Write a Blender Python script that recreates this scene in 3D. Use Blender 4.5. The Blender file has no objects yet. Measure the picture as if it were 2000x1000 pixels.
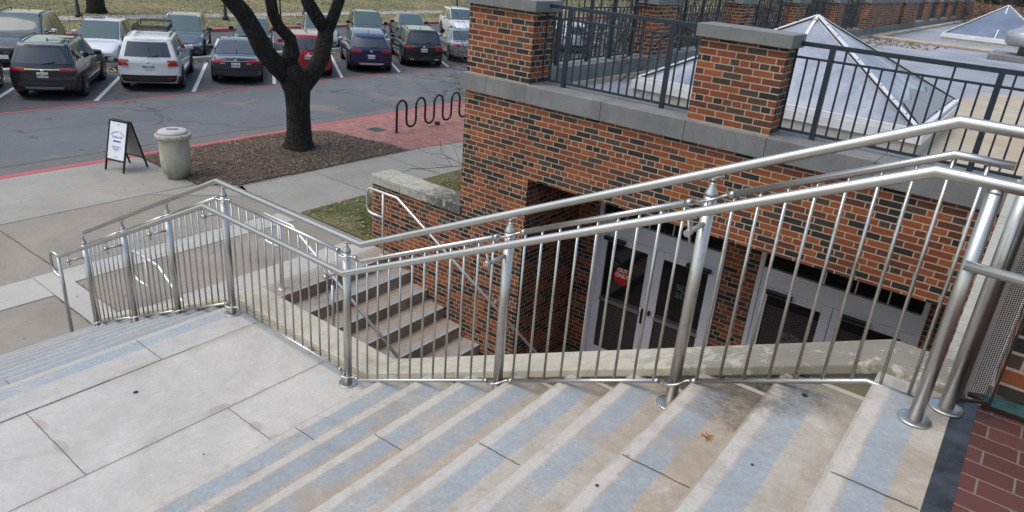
import bpy, bmesh, math, random
from mathutils import Vector, Matrix
R_ = math.radians
random.seed(7)
SC = bpy.context.scene
COL = SC.collection

# ------------------------------------------------------------------ mesh builder
class MB:
    def __init__(s): s.v=[]; s.f=[]; s.m=[]; s.sm=[]
    def quad(s,a,b,c,d,m=0,smooth=False):
        i=len(s.v); s.v+=[tuple(a),tuple(b),tuple(c),tuple(d)]; s.f.append((i,i+1,i+2,i+3)); s.m.append(m); s.sm.append(smooth)
    def poly(s,pts,m=0):
        i=len(s.v); s.v+=[tuple(p) for p in pts]; s.f.append(tuple(range(i,i+len(pts)))); s.m.append(m); s.sm.append(False)
    def box(s,x0,x1,y0,y1,z0,z1,m=0,mt=None):
        i=len(s.v)
        s.v+=[(x0,y0,z0),(x1,y0,z0),(x1,y1,z0),(x0,y1,z0),(x0,y0,z1),(x1,y0,z1),(x1,y1,z1),(x0,y1,z1)]
        for k,f in enumerate(((0,3,2,1),(4,5,6,7),(0,1,5,4),(1,2,6,5),(2,3,7,6),(3,0,4,7))):
            s.f.append(tuple(i+j for j in f)); s.m.append(mt if (mt is not None and k==1) else m); s.sm.append(False)
        return s
    def bbox(s,x0,x1,y0,y1,z0,z1,b=.01,m=0):
        """box with chamfered edges"""
        bm=bmesh.new(); bmesh.ops.create_cube(bm,size=1)
        for v in bm.verts: v.co=Vector(((x0+x1)/2+v.co.x*(x1-x0),(y0+y1)/2+v.co.y*(y1-y0),(z0+z1)/2+v.co.z*(z1-z0)))
        bmesh.ops.bevel(bm,geom=bm.edges[:],offset=b,segments=2,affect='EDGES',profile=.5)
        s.add_bm(bm,m,True); return s
    def add_bm(s,bm,m=0,smooth=False):
        i=len(s.v); bm.verts.index_update()
        s.v+=[tuple(v.co) for v in bm.verts]
        for f in bm.faces: s.f.append(tuple(i+v.index for v in f.verts)); s.m.append(m); s.sm.append(False)
        bm.free()
    def prism(s,prof,y0,y1,m=0,axis='y',caps=True):
        """profile list of (x,z) extruded along y"""
        n=len(prof); i=len(s.v)
        for y in (y0,y1):
            for a,b in prof: s.v.append((a,y,b) if axis=='y' else (y,a,b))
        for k in range(n):
            l=(k+1)%n; s.f.append((i+k,i+l,i+n+l,i+n+k)); s.m.append(m); s.sm.append(False)
        if caps:
            s.f.append(tuple(i+k for k in range(n))[::-1]); s.m.append(m); s.sm.append(False)
            s.f.append(tuple(i+n+k for k in range(n))); s.m.append(m); s.sm.append(False)
    def tube(s,path,r,n=10,m=0,cap=True,sq=False):
        P=[Vector(p) for p in path]; N=len(P)
        rs=r if isinstance(r,(list,tuple)) else [r]*N
        up=None; base=len(s.v); rings=[]
        for k in range(N):
            if k==0: t=(P[1]-P[0]).normalized(); h=t; ta=t
            elif k==N-1: t=(P[k]-P[k-1]).normalized(); h=t
            else:
                a=(P[k]-P[k-1]).normalized(); b=(P[k+1]-P[k]).normalized(); h=(a+b)
                h=h.normalized() if h.length>1e-6 else a
                t=a
            if up is None:
                up=Vector((0,0,1)) if abs(t.z)<.9 else Vector((0,1,0))
                up=(up-t*up.dot(t)).normalized()
            up=(up-h*up.dot(h)); up=up.normalized() if up.length>1e-6 else Vector((1,0,0))
            sd=h.cross(up).normalized()
            mit=1/max(.5,h.dot(t)) if 0<k<N-1 else 1
            # mitre: stretch in bend plane
            bend=None
            if 0<k<N-1:
                bd=(b-a); 
                if bd.length>1e-4:
                    bend=(bd-h*bd.dot(h)).normalized()
            ring=[]
            for j in range(n):
                an=2*math.pi*(j+.5)/n if n==4 else 2*math.pi*j/n
                rr=rs[k]*(1.414 if n==4 else 1)
                o=up*math.cos(an)*rr+sd*math.sin(an)*rr
                if bend is not None: o+=bend*o.dot(bend)*(mit-1)
                ring.append(len(s.v)); s.v.append(tuple(P[k]+o))
            rings.append(ring)
        for k in range(N-1):
            for j in range(n):
                l=(j+1)%n; s.f.append((rings[k][j],rings[k+1][j],rings[k+1][l],rings[k][l])); s.m.append(m); s.sm.append(n>5)
        if cap:
            s.f.append(tuple(rings[0])); s.m.append(m); s.sm.append(False)
            s.f.append(tuple(rings[-1][::-1])); s.m.append(m); s.sm.append(False)
        return s
    def lathe(s,prof,c=(0,0,0),n=24,m=0,sx=1,sy=1):
        i=len(s.v); c=Vector(c); K=len(prof)
        for r,z in prof:
            for j in range(n):
                a=2*math.pi*j/n; s.v.append((c.x+r*math.cos(a)*sx,c.y+r*math.sin(a)*sy,c.z+z))
        for k in range(K-1):
            for j in range(n):
                l=(j+1)%n; s.f.append((i+k*n+j,i+k*n+l,i+(k+1)*n+l,i+(k+1)*n+j)); s.m.append(m); s.sm.append(True)
        s.f.append(tuple(i+j for j in range(n))[::-1]); s.m.append(m); s.sm.append(False)
        s.f.append(tuple(i+(K-1)*n+j for j in range(n))); s.m.append(m); s.sm.append(False)
        return s
    def grid(s,fn,nu,nv,m=0,smooth=True):
        i=len(s.v)
        for a in range(nu+1):
            for b in range(nv+1): s.v.append(tuple(fn(a/nu,b/nv)))
        for a in range(nu):
            for b in range(nv):
                k=i+a*(nv+1)+b; s.f.append((k,k+nv+1,k+nv+2,k+1)); s.m.append(m); s.sm.append(smooth)
        return s
    def disc(s,c,r,n,axis='y',m=0,zmin=None):
        pts=[]
        for j in range(n):
            a=2*math.pi*j/n; u=r*math.cos(a); w=r*math.sin(a)
            p=[c[0]+u,c[1],c[2]+w] if axis=='y' else ([c[0],c[1]+u,c[2]+w] if axis=='x' else [c[0]+u,c[1]+w,c[2]])
            if zmin is not None: p[2]=max(p[2],zmin)
            pts.append(p)
        s.poly(pts,m)

ORI={}
def matx(o): return ORI[o.name]
def build(name,mb,mats,parent=None,world=True,bevel=0):
    me=bpy.data.meshes.new(name)
    vs=mb.v
    if parent is not None and world:
        inv=matx(parent).inverted(); vs=[tuple(inv@Vector(v)) for v in vs]
    me.from_pydata(vs,[],mb.f)
    if not isinstance(mats,(list,tuple)): mats=[mats]
    for m in mats: me.materials.append(m)
    me.polygons.foreach_set('material_index',mb.m); me.polygons.foreach_set('use_smooth',mb.sm)
    me.update()
    o=bpy.data.objects.new(name,me); COL.objects.link(o)
    if parent is not None: o.parent=parent; ORI[o.name]=matx(parent)
    else: ORI[o.name]=Matrix.Identity(4)
    if bevel:
        b=o.modifiers.new('bevel','BEVEL'); b.width=bevel; b.segments=2; b.limit_method='ANGLE'; b.angle_limit=R_(40)
    return o
def thing(name,label,cat,loc=(0,0,0),rz=0,group=None):
    o=bpy.data.objects.new(name,None); COL.objects.link(o); o.location=loc; o.rotation_euler=(0,0,rz); o.empty_display_size=.2
    ORI[o.name]=Matrix.Translation(loc)@Matrix.Rotation(rz,4,'Z')
    tag(o,label,cat,group); return o
def tag(o,label=None,cat=None,group=None,kind=None):
    if label: o['label']=label
    if cat: o['category']=cat
    if group: o['group']=group
    if kind: o['kind']=kind
    return o
def copytree(o,parent=None):
    c=o.copy(); COL.objects.link(c)
    if parent is not None: c.parent=parent
    for ch in list(o.children): copytree(ch,c)
    return c
def lab(o,l): o['label']=l; return o

# ------------------------------------------------------------------ constants
T=.36103; RI=.16994; X0=-3.0889; YW=2.956; X1=-5.025; ZP=-1.53; ZT=9*RI; ZS=-1.67
XT=X0+8*T        # top nosing
S=RI/T

# ------------------------------------------------------------------ materials
class NT:
    def __init__(s,name):
        s.mat=bpy.data.materials.new(name); s.mat.use_nodes=True; s.t=s.mat.node_tree; s.n=s.t.nodes
        s.p=s.n['Principled BSDF']
    def new(s,ty,**k):
        x=s.n.new(ty)
        for a,b in k.items(): setattr(x,a,b)
        return x
    def link(s,a,b): s.t.links.new(a,b)
    def setv(s,sock,v):
        if hasattr(v,'links') or hasattr(v,'is_linked'): s.link(v,sock)
        else:
            if isinstance(v,(tuple,list)) and len(v)==3 and sock.type=='RGBA': v=(*v,1)
            sock.default_value=v
    def math(s,op,a,b=0,c=None):
        x=s.new('ShaderNodeMath',operation=op); s.setv(x.inputs[0],a); s.setv(x.inputs[1],b)
        if c is not None: s.setv(x.inputs[2],c)
        return x.outputs[0]
    def mix(s,f,a,b,bt='MIX'):
        x=s.new('ShaderNodeMix',data_type='RGBA',blend_type=bt); s.setv(x.inputs[0],f); s.setv(x.inputs[6],a); s.setv(x.inputs[7],b); return x.outputs[2]
    def pos(s):
        if not hasattr(s,'_g'): s._g=s.new('ShaderNodeNewGeometry')
        return s._g.outputs['Position']
    def xyz(s):
        if not hasattr(s,'_x'): s._x=s.new('ShaderNodeSeparateXYZ'); s.link(s.pos(),s._x.inputs[0])
        return s._x.outputs
    def scaled(s,v,sc):
        x=s.new('ShaderNodeVectorMath',operation='MULTIPLY'); s.link(v,x.inputs[0]); x.inputs[1].default_value=sc; return x.outputs[0]
    def noise(s,scale,detail=4,rough=.55,vec=None,dist=0):
        x=s.new('ShaderNodeTexNoise'); x.inputs['Scale'].default_value=scale; x.inputs['Detail'].default_value=detail; x.inputs['Roughness'].default_value=rough; x.inputs['Distortion'].default_value=dist
        s.link(vec if vec is not None else s.pos(),x.inputs['Vector']); return x.outputs['Fac']
    def ramp(s,f,stops,const=False):
        x=s.new('ShaderNodeValToRGB'); cr=x.color_ramp
        if const: cr.interpolation='CONSTANT'
        while len(cr.elements)<len(stops): cr.elements.new(.5)
        for e,(p,c) in zip(cr.elements,stops):
            e.position=p; e.color=(c,c,c,1) if not isinstance(c,(tuple,list)) else (*c,1)
        s.link(f,x.inputs[0]); return x.outputs[0]
    def step(s,f,a,b):
        x=s.new('ShaderNodeMapRange'); x.inputs[1].default_value=a; x.inputs[2].default_value=b; s.setv(x.inputs[0],f); return x.outputs[0]
    def bump(s,h,st=.3,d=.01):
        x=s.new('ShaderNodeBump'); x.inputs['Strength'].default_value=st; x.inputs['Distance'].default_value=d; s.link(h,x.inputs['Height']); s.link(x.outputs[0],s.p.inputs['Normal'])
    def out(s,col=None,rough=None,metal=None):
        if col is not None: s.setv(s.p.inputs['Base Color'],col)
        if rough is not None: s.setv(s.p.inputs['Roughness'],rough)
        if metal is not None: s.setv(s.p.inputs['Metallic'],metal)
        return s.mat
def flat(name,col,rough=.6,metal=0,coat=0,var=0,scale=8,spec=None):
    n=NT(name)
    c=col
    if var:
        f=n.noise(scale,5,.6)
        c=n.mix(n.step(f,.3,.7),tuple(x*(1-var) for x in col),tuple(min(1,x*(1+var)) for x in col))
    n.out(c,rough,metal)
    if coat: n.p.inputs['Coat Weight'].default_value=coat; n.p.inputs['Coat Roughness'].default_value=.05
    if spec is not None: n.p.inputs['Specular IOR Level'].default_value=spec
    return n.mat

def concrete(name,base,dark,scale=1.0,speck=.25,stain=.5,bump=.15,rough=.85,warm=None):
    n=NT(name)
    f1=n.noise(1.1*scale,6,.62,dist=.4); f2=n.noise(7*scale,5,.65); f3=n.noise(160,3,.7); f4=n.noise(.45*scale,3,.5)
    c=n.mix(n.step(f1,.35,.68),dark,base)
    if warm: c=n.mix(n.math('MULTIPLY',n.step(f4,.45,.62),.7),c,warm)
    c=n.mix(n.math('MULTIPLY',n.step(f2,.52,.72),stain*.5),c,tuple(x*.62 for x in dark))
    c=n.mix(n.math('MULTIPLY',n.step(f3,.3,.7),speck),c,tuple(x*.55 for x in base))
    md=n.noise(16*scale,6,.78,dist=.3); c=n.mix(n.math('MULTIPLY',n.step(md,.50,.68),.35),c,tuple(x*.7 for x in dark)); fb=n.noise(.9*scale,7,.7,dist=1.2); c=n.mix(n.math('MULTIPLY',n.step(fb,.55,.72),.35),c,tuple(x*.72 for x in dark))
    vo=n.new('ShaderNodeTexVoronoi'); vo.inputs['Scale'].default_value=3.3*scale; n.link(n.pos(),vo.inputs['Vector'])
    spot=n.math('LESS_THAN',vo.outputs['Distance'],.045)
    c=n.mix(n.math('MULTIPLY',spot,.45),c,tuple(x*.3 for x in dark))
    n.bump(n.math('ADD',n.math('MULTIPLY',f3,.6),f2),bump,.004)
    return n.out(c,rough)

def brick_mat():
    n=NT('brick'); x,y,z=n.xyz()[0],n.xyz()[1],n.xyz()[2]
    g=n._g; sep=n.new('ShaderNodeSeparateXYZ'); n.link(g.outputs['True Normal'],sep.inputs[0])
    sel=n.math('GREATER_THAN',n.math('ABSOLUTE',sep.outputs[0]),.6)
    u=n.math('ADD',n.math('MULTIPLY',sel,y),n.math('MULTIPLY',n.math('SUBTRACT',1,sel),x))
    ch=.0677
    zz=n.math('DIVIDE',n.math('ADD',z,10.003),ch); row=n.math('FLOOR',zz)
    head=n.math('LESS_THAN',n.math('MODULO',n.math('ADD',row,1),6),1)
    ln=n.math('SUBTRACT',.2032,n.math('MULTIPLY',head,.1016))
    sh=n.math('ADD',n.math('MULTIPLY',n.math('MODULO',row,2),.1016),n.math('MULTIPLY',head,.05))
    wob=n.math('MULTIPLY',n.math('SUBTRACT',n.noise(9,2,.5),.5),.006)
    fx=n.math('DIVIDE',n.math('ADD',n.math('ADD',u,30.0),n.math('ADD',sh,wob)),ln); colm=n.math('FLOOR',fx)
    px=n.math('MULTIPLY',n.math('FRACT',fx),ln); pz=n.math('MULTIPLY',n.math('FRACT',zz),ch)
    ax=n.math('MINIMUM',px,n.math('SUBTRACT',ln,px)); az=n.math('MINIMUM',pz,n.math('SUBTRACT',ch,pz))
    d=n.math('MINIMUM',ax,az)
    mort=n.step(d,.0068,.0048)
    cmb=n.new('ShaderNodeCombineXYZ'); n.link(colm,cmb.inputs[0]); n.link(row,cmb.inputs[1]); n.link(sel,cmb.inputs[2])
    wn=n.new('ShaderNodeTexWhiteNoise',noise_dimensions='3D'); n.link(cmb.outputs[0],wn.inputs['Vector'])
    c=n.ramp(wn.outputs['Value'],[(0,(.335,.090,.026)),(.20,(.265,.064,.022)),(.40,(.185,.046,.020)),(.55,(.115,.037,.021)),(.65,(.080,.045,.032)),(.745,(.045,.031,.026)),(.80,(.016,.015,.016))],True)
    wn2=n.new('ShaderNodeTexWhiteNoise',noise_dimensions='3D'); n.link(n.scaled(cmb.outputs[0],(1.7,2.3,1)),wn2.inputs['Vector'])
    c=n.mix(n.math('MULTIPLY',wn2.outputs['Value'],.28),c,(.05,.03,.025))
    f=n.noise(45,4,.6); c=n.mix(n.math('MULTIPLY',n.step(f,.35,.75),.3),c,(.03,.02,.018))
    grime=n.noise(1.6,4,.6); 
    mc=n.mix(n.step(grime,.35,.7),(.35,.285,.195),(.46,.385,.28))
    c=n.mix(mort,c,mc)
    wsn=n.noise(1.0,5,.65,vec=n.scaled(n.pos(),(5,5,.5))); c=n.mix(n.math('MULTIPLY',n.step(wsn,.52,.75),.32),c,(.035,.028,.024))
    n.bump(n.math('SUBTRACT',n.math('MULTIPLY',f,.2),mort),.5,.006)
    return n.out(c,.82)

def stone(name,base,dark,mold=0,mx=None):
    n=NT(name); f=n.noise(2.2,6,.65,dist=.5); f2=n.noise(22,5,.7); v=n.noise(7,4,.6,vec=n.scaled(n.pos(),(1,1,.25)))
    c=n.mix(n.step(f,.3,.7),dark,base)
    c=n.mix(n.math('MULTIPLY',n.step(v,.5,.75),.4),c,tuple(q*.6 for q in dark))
    c=n.mix(n.math('MULTIPLY',n.step(f2,.5,.8),.3),c,tuple(q*.6 for q in dark))
    if mold:
        m=n.noise(9,8,.8,dist=.3); g=n.noise(1.3,2,.5)
        k=n.math('MULTIPLY',n.step(m,.5,.56),n.step(g,.44,.58))
        if mx: gx=n.step(n.xyz()[0],mx[0],mx[1]); k=n.math('MAXIMUM',n.math('MULTIPLY',k,.35),n.math('MULTIPLY',n.step(n.math('ADD',m,n.math('MULTIPLY',gx,.16)),.56,.62),gx))
        c=n.mix(n.math('MULTIPLY',k,mold),c,(.03,.03,.028))
    n.bump(f2,.2,.004); return n.out(c,.85)

def steel(name='stainless_steel',rust=0):
    n=NT(name); f=n.noise(60,4,.6,vec=n.scaled(n.pos(),(1,1,6))); f2=n.noise(3,4,.6)
    c=n.mix(n.step(f2,.3,.7),(.47,.46,.435),(.57,.56,.54))
    if rust: c=n.mix(n.math('MULTIPLY',n.step(n.noise(14,5,.7),.56,.64),rust),c,(.36,.29,.19))
    n.bump(f,.05,.002)
    return n.out(c,n.math('ADD',.24,n.math('MULTIPLY',n.math('ADD',f,f2),.12)),1.0)

M={}
M['brick']=brick_mat()
M['steel']=steel()
M['steel_bright']=flat('polished_steel',(.62,.61,.59),.30,.65,var=.06)
M['steel_worn']=steel('weathered_steel',.55)
M['rail_paint']=flat('dark_blue_grey_paint',(.014,.024,.038),.45,0,var=.25,scale=20)
M['band']=stone('weathered_limestone_band',(.225,.228,.225),(.15,.153,.155))
M['cap']=stone('mossy_limestone_cap',(.44,.43,.37),(.36,.35,.30),mold=.85,mx=(-7.3,-6.4))
M['cap2']=stone('limestone_coping',(.44,.43,.38),(.36,.35,.31),mold=.3)
M['curbstone']=stone('cream_limestone_kerb',(.60,.555,.45),(.48,.43,.32),mold=.55,mx=(-1.9,-.6))
M['cheek']=stone('stained_concrete_wall',(.32,.29,.2),(.18,.165,.12),mold=.6)
M['landing']=concrete('landing_concrete',(.50,.49,.47),(.43,.42,.40),1,.25,.5,warm=(.46,.445,.42))
M['tread']=concrete('tread_concrete',(.47,.425,.365),(.39,.335,.27),1.5,.12,.4,warm=(.35,.28,.205))
def landing_mat():
    n=NT('landing_concrete_slab'); x,y,z=n.xyz()
    f=n.noise(1.3,7,.68,dist=.8); md=n.noise(9,6,.78,dist=.4); ff=n.noise(38,5,.85); st=n.noise(5,6,.8,vec=n.scaled(n.pos(),(1,.5,1)),dist=1.5)
    c=n.mix(n.step(f,.32,.68),(.40,.38,.35),(.52,.50,.465))
    c=n.mix(n.math('MULTIPLY',n.step(md,.50,.70),.40),c,(.33,.31,.285))
    c=n.mix(n.math('MULTIPLY',n.step(md,.46,.32),.35),c,(.60,.59,.565))
    c=n.mix(n.math('MULTIPLY',n.step(st,.62,.70),.30),c,(.26,.24,.22))
    c=n.mix(n.math('MULTIPLY',n.step(ff,.45,.72),.30),c,(.27,.255,.235))
    for jx,w_,k in ((-4.612,.10,.45),(-3.762,.07,.40)):
        d=n.math('ADD',n.math('ABSOLUTE',n.math('SUBTRACT',x,jx)),n.math('MULTIPLY',n.math('SUBTRACT',f,.45),.35))
        c=n.mix(n.math('MULTIPLY',n.step(d,w_,0),k),c,(.30,.265,.225))
    for (sx,sy,rx,ry) in ((-3.456,2.085,.065,.042),(-3.24,2.10,.085,.04),(-4.42,1.20,.08,.03),(-4.12,1.19,.09,.035),(-3.80,2.02,.04,.08)):
        dx=n.math('DIVIDE',n.math('SUBTRACT',x,sx),rx); dy=n.math('DIVIDE',n.math('SUBTRACT',y,sy),ry)
        r=n.math('ADD',n.math('ADD',n.math('MULTIPLY',dx,dx),n.math('MULTIPLY',dy,dy)),n.math('MULTIPLY',n.math('SUBTRACT',md,.5),2.2))
        c=n.mix(n.math('MULTIPLY',n.step(r,1.2,.5),.42),c,(.27,.225,.185))
    n.bump(n.math('ADD',md,ff),.3,.004); return n.out(c,.85)
M['landing']=landing_mat()
M['nosing']=concrete('nosing_concrete',(.52,.485,.43),(.45,.41,.35),2,.1,.2)
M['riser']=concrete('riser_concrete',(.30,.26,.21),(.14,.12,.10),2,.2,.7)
def paint_mat(name='worn_blue_paint',k=1.0):
    n=NT(name)
    f=n.noise(4,6,.7,dist=.3); f3=n.noise(140,4,.75); f2=n.noise(.9,3,.6)
    base=n.mix(n.step(n.noise(3,5,.6),.35,.7),(.40,.35,.28),(.47,.43,.37))
    blue=n.mix(n.step(f,.3,.7),(.20,.275,.345),(.30,.37,.43))
    w=n.math('ADD',n.math('ADD',n.math('MULTIPLY',f,.9),n.math('MULTIPLY',f3,.8)),n.math('MULTIPLY',f2,.9))
    col=n.mix(n.math('MULTIPLY',n.step(w,1.18,1.36),.85),base,blue)
    if k<1: col=n.mix(1-k,col,(.03,.025,.02))
    return n.out(col,.7)
def tread_mat(name,off,sgn,a,b,ymax,base,dark,warm,nose,blue1,blue2,wear=.0,edge=.05):
    n=NT(name); x,y,z=n.xyz()
    q=n.math('MULTIPLY',n.math('SUBTRACT',x,off),sgn); q=n.math('DIVIDE',n.math('ADD',q,20*T),T); idx=n.math('FLOOR',q); u=n.math('MULTIPLY',n.math('FRACT',q),T)
    nz=n.noise(3.5,6,.7,dist=.4); nf=n.noise(30,5,.75); nff=n.noise(55,5,.85); nl=n.noise(1.0,4,.6)
    wn=n.new('ShaderNodeTexWhiteNoise',noise_dimensions='2D'); cb=n.new('ShaderNodeCombineXYZ'); n.link(idx,cb.inputs[0]); n.link(n.math('FLOOR',n.math('DIVIDE',n.math('ADD',y,n.math('MULTIPLY',idx,.43)),1.45)),cb.inputs[1]); n.link(cb.outputs[0],wn.inputs['Vector'])
    c=n.mix(n.step(nz,.33,.68),dark,base)
    c=n.mix(n.math('MULTIPLY',n.step(wn.outputs['Value'],.35,1),.75),c,warm)
    ww=n.math('MULTIPLY',n.math('SUBTRACT',nf,.5),.022)
    ns=n.step(n.math('ADD',u,ww),edge+.006,edge-.006); c=n.mix(n.math('MULTIPLY',ns,.75),c,nose)
    white=n.step(n.noise(2.1,6,.7,dist=.8),.60,.68); c=n.mix(n.math('MULTIPLY',white,.45),c,tuple(min(1,k*1.15) for k in nose))
    uu=n.math('ADD',u,ww)
    m=n.math('MULTIPLY',n.step(uu,a-.004,a+.004),n.step(uu,b+.006,b-.006))
    m=n.math('MULTIPLY',m,n.step(n.math('ADD',y,ww),ymax,ymax-.01))
    w=n.math('ADD',n.math('ADD',n.math('MULTIPLY',nz,.9),n.math('MULTIPLY',nff,1.1)),n.math('MULTIPLY',nl,.9))
    m=n.math('MULTIPLY',m,n.step(w,1.26+wear,1.46+wear))
    md=n.noise(13,6,.75); c=n.mix(n.math('MULTIPLY',n.step(md,.50,.66),.35),c,tuple(k*.62 for k in dark)); c=n.mix(n.math('MULTIPLY',n.step(md,.48,.36),.30),c,nose)
    c=n.mix(n.math('MULTIPLY',m,.66),c,n.mix(n.step(nf,.35,.65),blue1,blue2))
    dirt=n.noise(1.5,7,.72,dist=1.0); c=n.mix(n.math('MULTIPLY',n.step(dirt,.56,.72),.45),c,tuple(k*.5 for k in dark))
    c=n.mix(n.math('MULTIPLY',n.step(nff,.42,.75),.28),c,tuple(k*.5 for k in dark))
    sx=n.math('DIVIDE',n.math('SUBTRACT',x,-.62),.30); sy=n.math('DIVIDE',n.math('SUBTRACT',y,2.84),.34); sr=n.math('ADD',n.math('ADD',n.math('MULTIPLY',sx,sx),n.math('MULTIPLY',sy,sy)),n.math('MULTIPLY',n.math('SUBTRACT',nz,.5),3.2))
    c=n.mix(n.math('MULTIPLY',n.math('MULTIPLY',n.step(sr,1.1,.3),n.step(nf,.25,.6)),.8),c,(.10,.09,.075))
    vo=n.new('ShaderNodeTexVoronoi'); vo.inputs['Scale'].default_value=4; n.link(n.pos(),vo.inputs['Vector']); c=n.mix(n.math('MULTIPLY',n.math('LESS_THAN',vo.outputs['Distance'],.03),.5),c,(.08,.07,.06))
    n.bump(n.math('ADD',nff,nf),.25,.004); return n.out(c,.85)
B1_,B2_=(.19,.265,.335),(.28,.355,.42)
M['tread_up']=tread_mat('upper_tread_concrete',X0,1,.060,.172,2.84,(.46,.425,.375),(.36,.32,.27),(.34,.27,.20),(.50,.48,.44),B1_,B2_,.0)
M['tread_low']=tread_mat('lower_tread_concrete',X1,1,.02,.25,2.95,(.44,.41,.37),(.36,.33,.29),(.34,.28,.21),(.45,.42,.37),B1_,B2_,-.12,.012)
M['tread_land']=tread_mat('landing_edge_concrete',X1,1,.045,.165,2.95,(.47,.455,.43),(.41,.395,.37),(.40,.345,.285),(.46,.42,.36),B1_,B2_,.02,.035)
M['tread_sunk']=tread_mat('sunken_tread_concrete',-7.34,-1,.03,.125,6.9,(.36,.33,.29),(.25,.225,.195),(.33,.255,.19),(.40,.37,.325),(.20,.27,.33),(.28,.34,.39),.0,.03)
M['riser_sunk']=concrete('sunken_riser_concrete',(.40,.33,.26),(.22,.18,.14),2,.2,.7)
M['paint']=paint_mat(); M['paint_dim']=paint_mat('dirty_blue_paint',.6)
M['plaza']=concrete('aggregate_concrete',(.335,.300,.252),(.25,.222,.185),.8,.42,.5,bump=.3)
M['walk']=concrete('walkway_concrete',(.35,.33,.295),(.28,.265,.235),.8,.2,.3)
M['bandlight']=concrete('pale_concrete_band',(.46,.445,.41),(.40,.385,.355),1,.12,.2)
M['joint']=flat('dark_joint',(.10,.085,.07),.9,var=.6,scale=9)
M['jointpale']=flat('pale_joint_filler',(.55,.53,.48),.9)
def asphalt(name,a,b,patch=None):
    n=NT(name); f=n.noise(.5,5,.6,vec=n.scaled(n.pos(),(1,.35,1))); f3=n.noise(90,3,.8); f2=n.noise(5,5,.7)
    c=n.mix(n.step(f,.35,.65),a,b); c=n.mix(n.math('MULTIPLY',n.step(f2,.4,.75),.35),c,tuple(q*.6 for q in a))
    c=n.mix(n.math('MULTIPLY',n.step(f3,.45,.75),.35),c,tuple(q*1.9 for q in b)); ck=n.new('ShaderNodeTexVoronoi'); ck.feature='DISTANCE_TO_EDGE'; ck.inputs['Scale'].default_value=.22; wv=n.new('ShaderNodeVectorMath',operation='ADD'); nn_=n.new('ShaderNodeTexNoise'); nn_.inputs['Scale'].default_value=1.2; n.link(n.pos(),nn_.inputs['Vector']); n.link(n.pos(),wv.inputs[0]); n.link(nn_.outputs['Color'],wv.inputs[1]); n.link(wv.outputs[0],ck.inputs['Vector']); c=n.mix(n.math('MULTIPLY',n.math('LESS_THAN',ck.outputs['Distance'],.006),.5),c,(.03,.03,.03)); dp=n.noise(2.2,3,.5); c=n.mix(n.math('MULTIPLY',n.step(dp,.66,.74),.4),c,(.03,.03,.032))
    if patch:
        g=n.noise(.8,3,.5,dist=.6); c=n.mix(n.math('MULTIPLY',n.step(g,.58,.68),.45),c,patch)
    n.bump(f3,.4,.006); return n.out(c,.78)
M['asphalt']=asphalt('road_asphalt',(.055,.058,.063),(.082,.086,.091))
M['driveway']=asphalt('worn_lane_asphalt',(.092,.099,.108),(.118,.125,.134),(.22,.185,.14))
M['gutter']=concrete('gutter_concrete',(.16,.16,.155),(.12,.12,.12),1,.3,.3)
def worn(name,col,under,a=.42,b=.55,rough=.7):
    n=NT(name); f=n.math('ADD',n.math('MULTIPLY',n.noise(2.5,6,.7),.6),n.math('MULTIPLY',n.noise(40,4,.8),.4))
    return n.out(n.mix(n.step(f,a,b),under,col),rough)
M['redpaint']=worn('red_kerb_paint',(.42,.095,.10),(.22,.11,.10),.33,.46)
M['redline']=worn('red_road_paint',(.36,.075,.085),(.12,.09,.09),.38,.52)
M['whiteline']=worn('white_road_paint',(.60,.60,.60),(.2,.2,.2),.3,.42)
M['chrome']=flat('chrome',(.75,.75,.76),.12,1)
M['black_plastic']=flat('black_plastic',(.012,.012,.013),.5)
M['rubber']=flat('tyre_rubber',(.014,.014,.014),.8)
M['alloy']=flat('alloy_rim',(.35,.36,.37),.3,.9)
M['tail']=flat('red_tail_lamp',(.34,.012,.018),.12,coat=1)
M['headlamp']=flat('headlamp_lens',(.42,.45,.46),.1,.3,coat=1)
M['plate']=flat('licence_plate',(.62,.63,.63),.4)
M['plate_text']=flat('plate_lettering',(.03,.03,.06),.5)
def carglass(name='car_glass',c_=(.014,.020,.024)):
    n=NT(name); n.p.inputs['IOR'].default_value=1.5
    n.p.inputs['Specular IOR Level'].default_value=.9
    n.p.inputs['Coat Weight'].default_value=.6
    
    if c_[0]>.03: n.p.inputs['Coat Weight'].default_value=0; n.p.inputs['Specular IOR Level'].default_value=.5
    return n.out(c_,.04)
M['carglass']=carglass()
M['windshield']=carglass('sky_teal_windshield_glass',(.055,.095,.10))  # sky reflection put into the base colour as a lighter teal
def carpaint(name,c,metal=.35):
    n=NT(name); n.p.inputs['Coat Weight'].default_value=1; n.p.inputs['Coat Roughness'].default_value=.03
    f=n.noise(400,2,.5); cc=n.mix(n.math('MULTIPLY',n.step(f,.4,.7),.25),c,tuple(min(1,q*1.5) for q in c))
    return n.out(cc,.35,metal)
M['door_paint']=flat('lavender_grey_aluminium',(.74,.74,.79),.45,.15,var=.05,scale=3)
M['dark']=flat('dark_interior',(.010,.010,.011),.7)
def doorglass():
    n=NT('dark_door_glass'); n.p.inputs['Transmission Weight'].default_value=.0
    return n.out((.012,.011,.012),.05)
M['doorglass']=doorglass()
M['glass_stripes']=flat('grey_stripe',(.12,.11,.105),.6)
M['black']=flat('black_paint',(.012,.013,.014),.35)
M['sticker']=flat('red_sticker',(.55,.012,.02),.4)
M['white']=flat('white_lettering',(.8,.8,.8),.5)
M['palegrey']=flat('pale_grey_lettering',(.32,.34,.37),.5)
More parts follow.
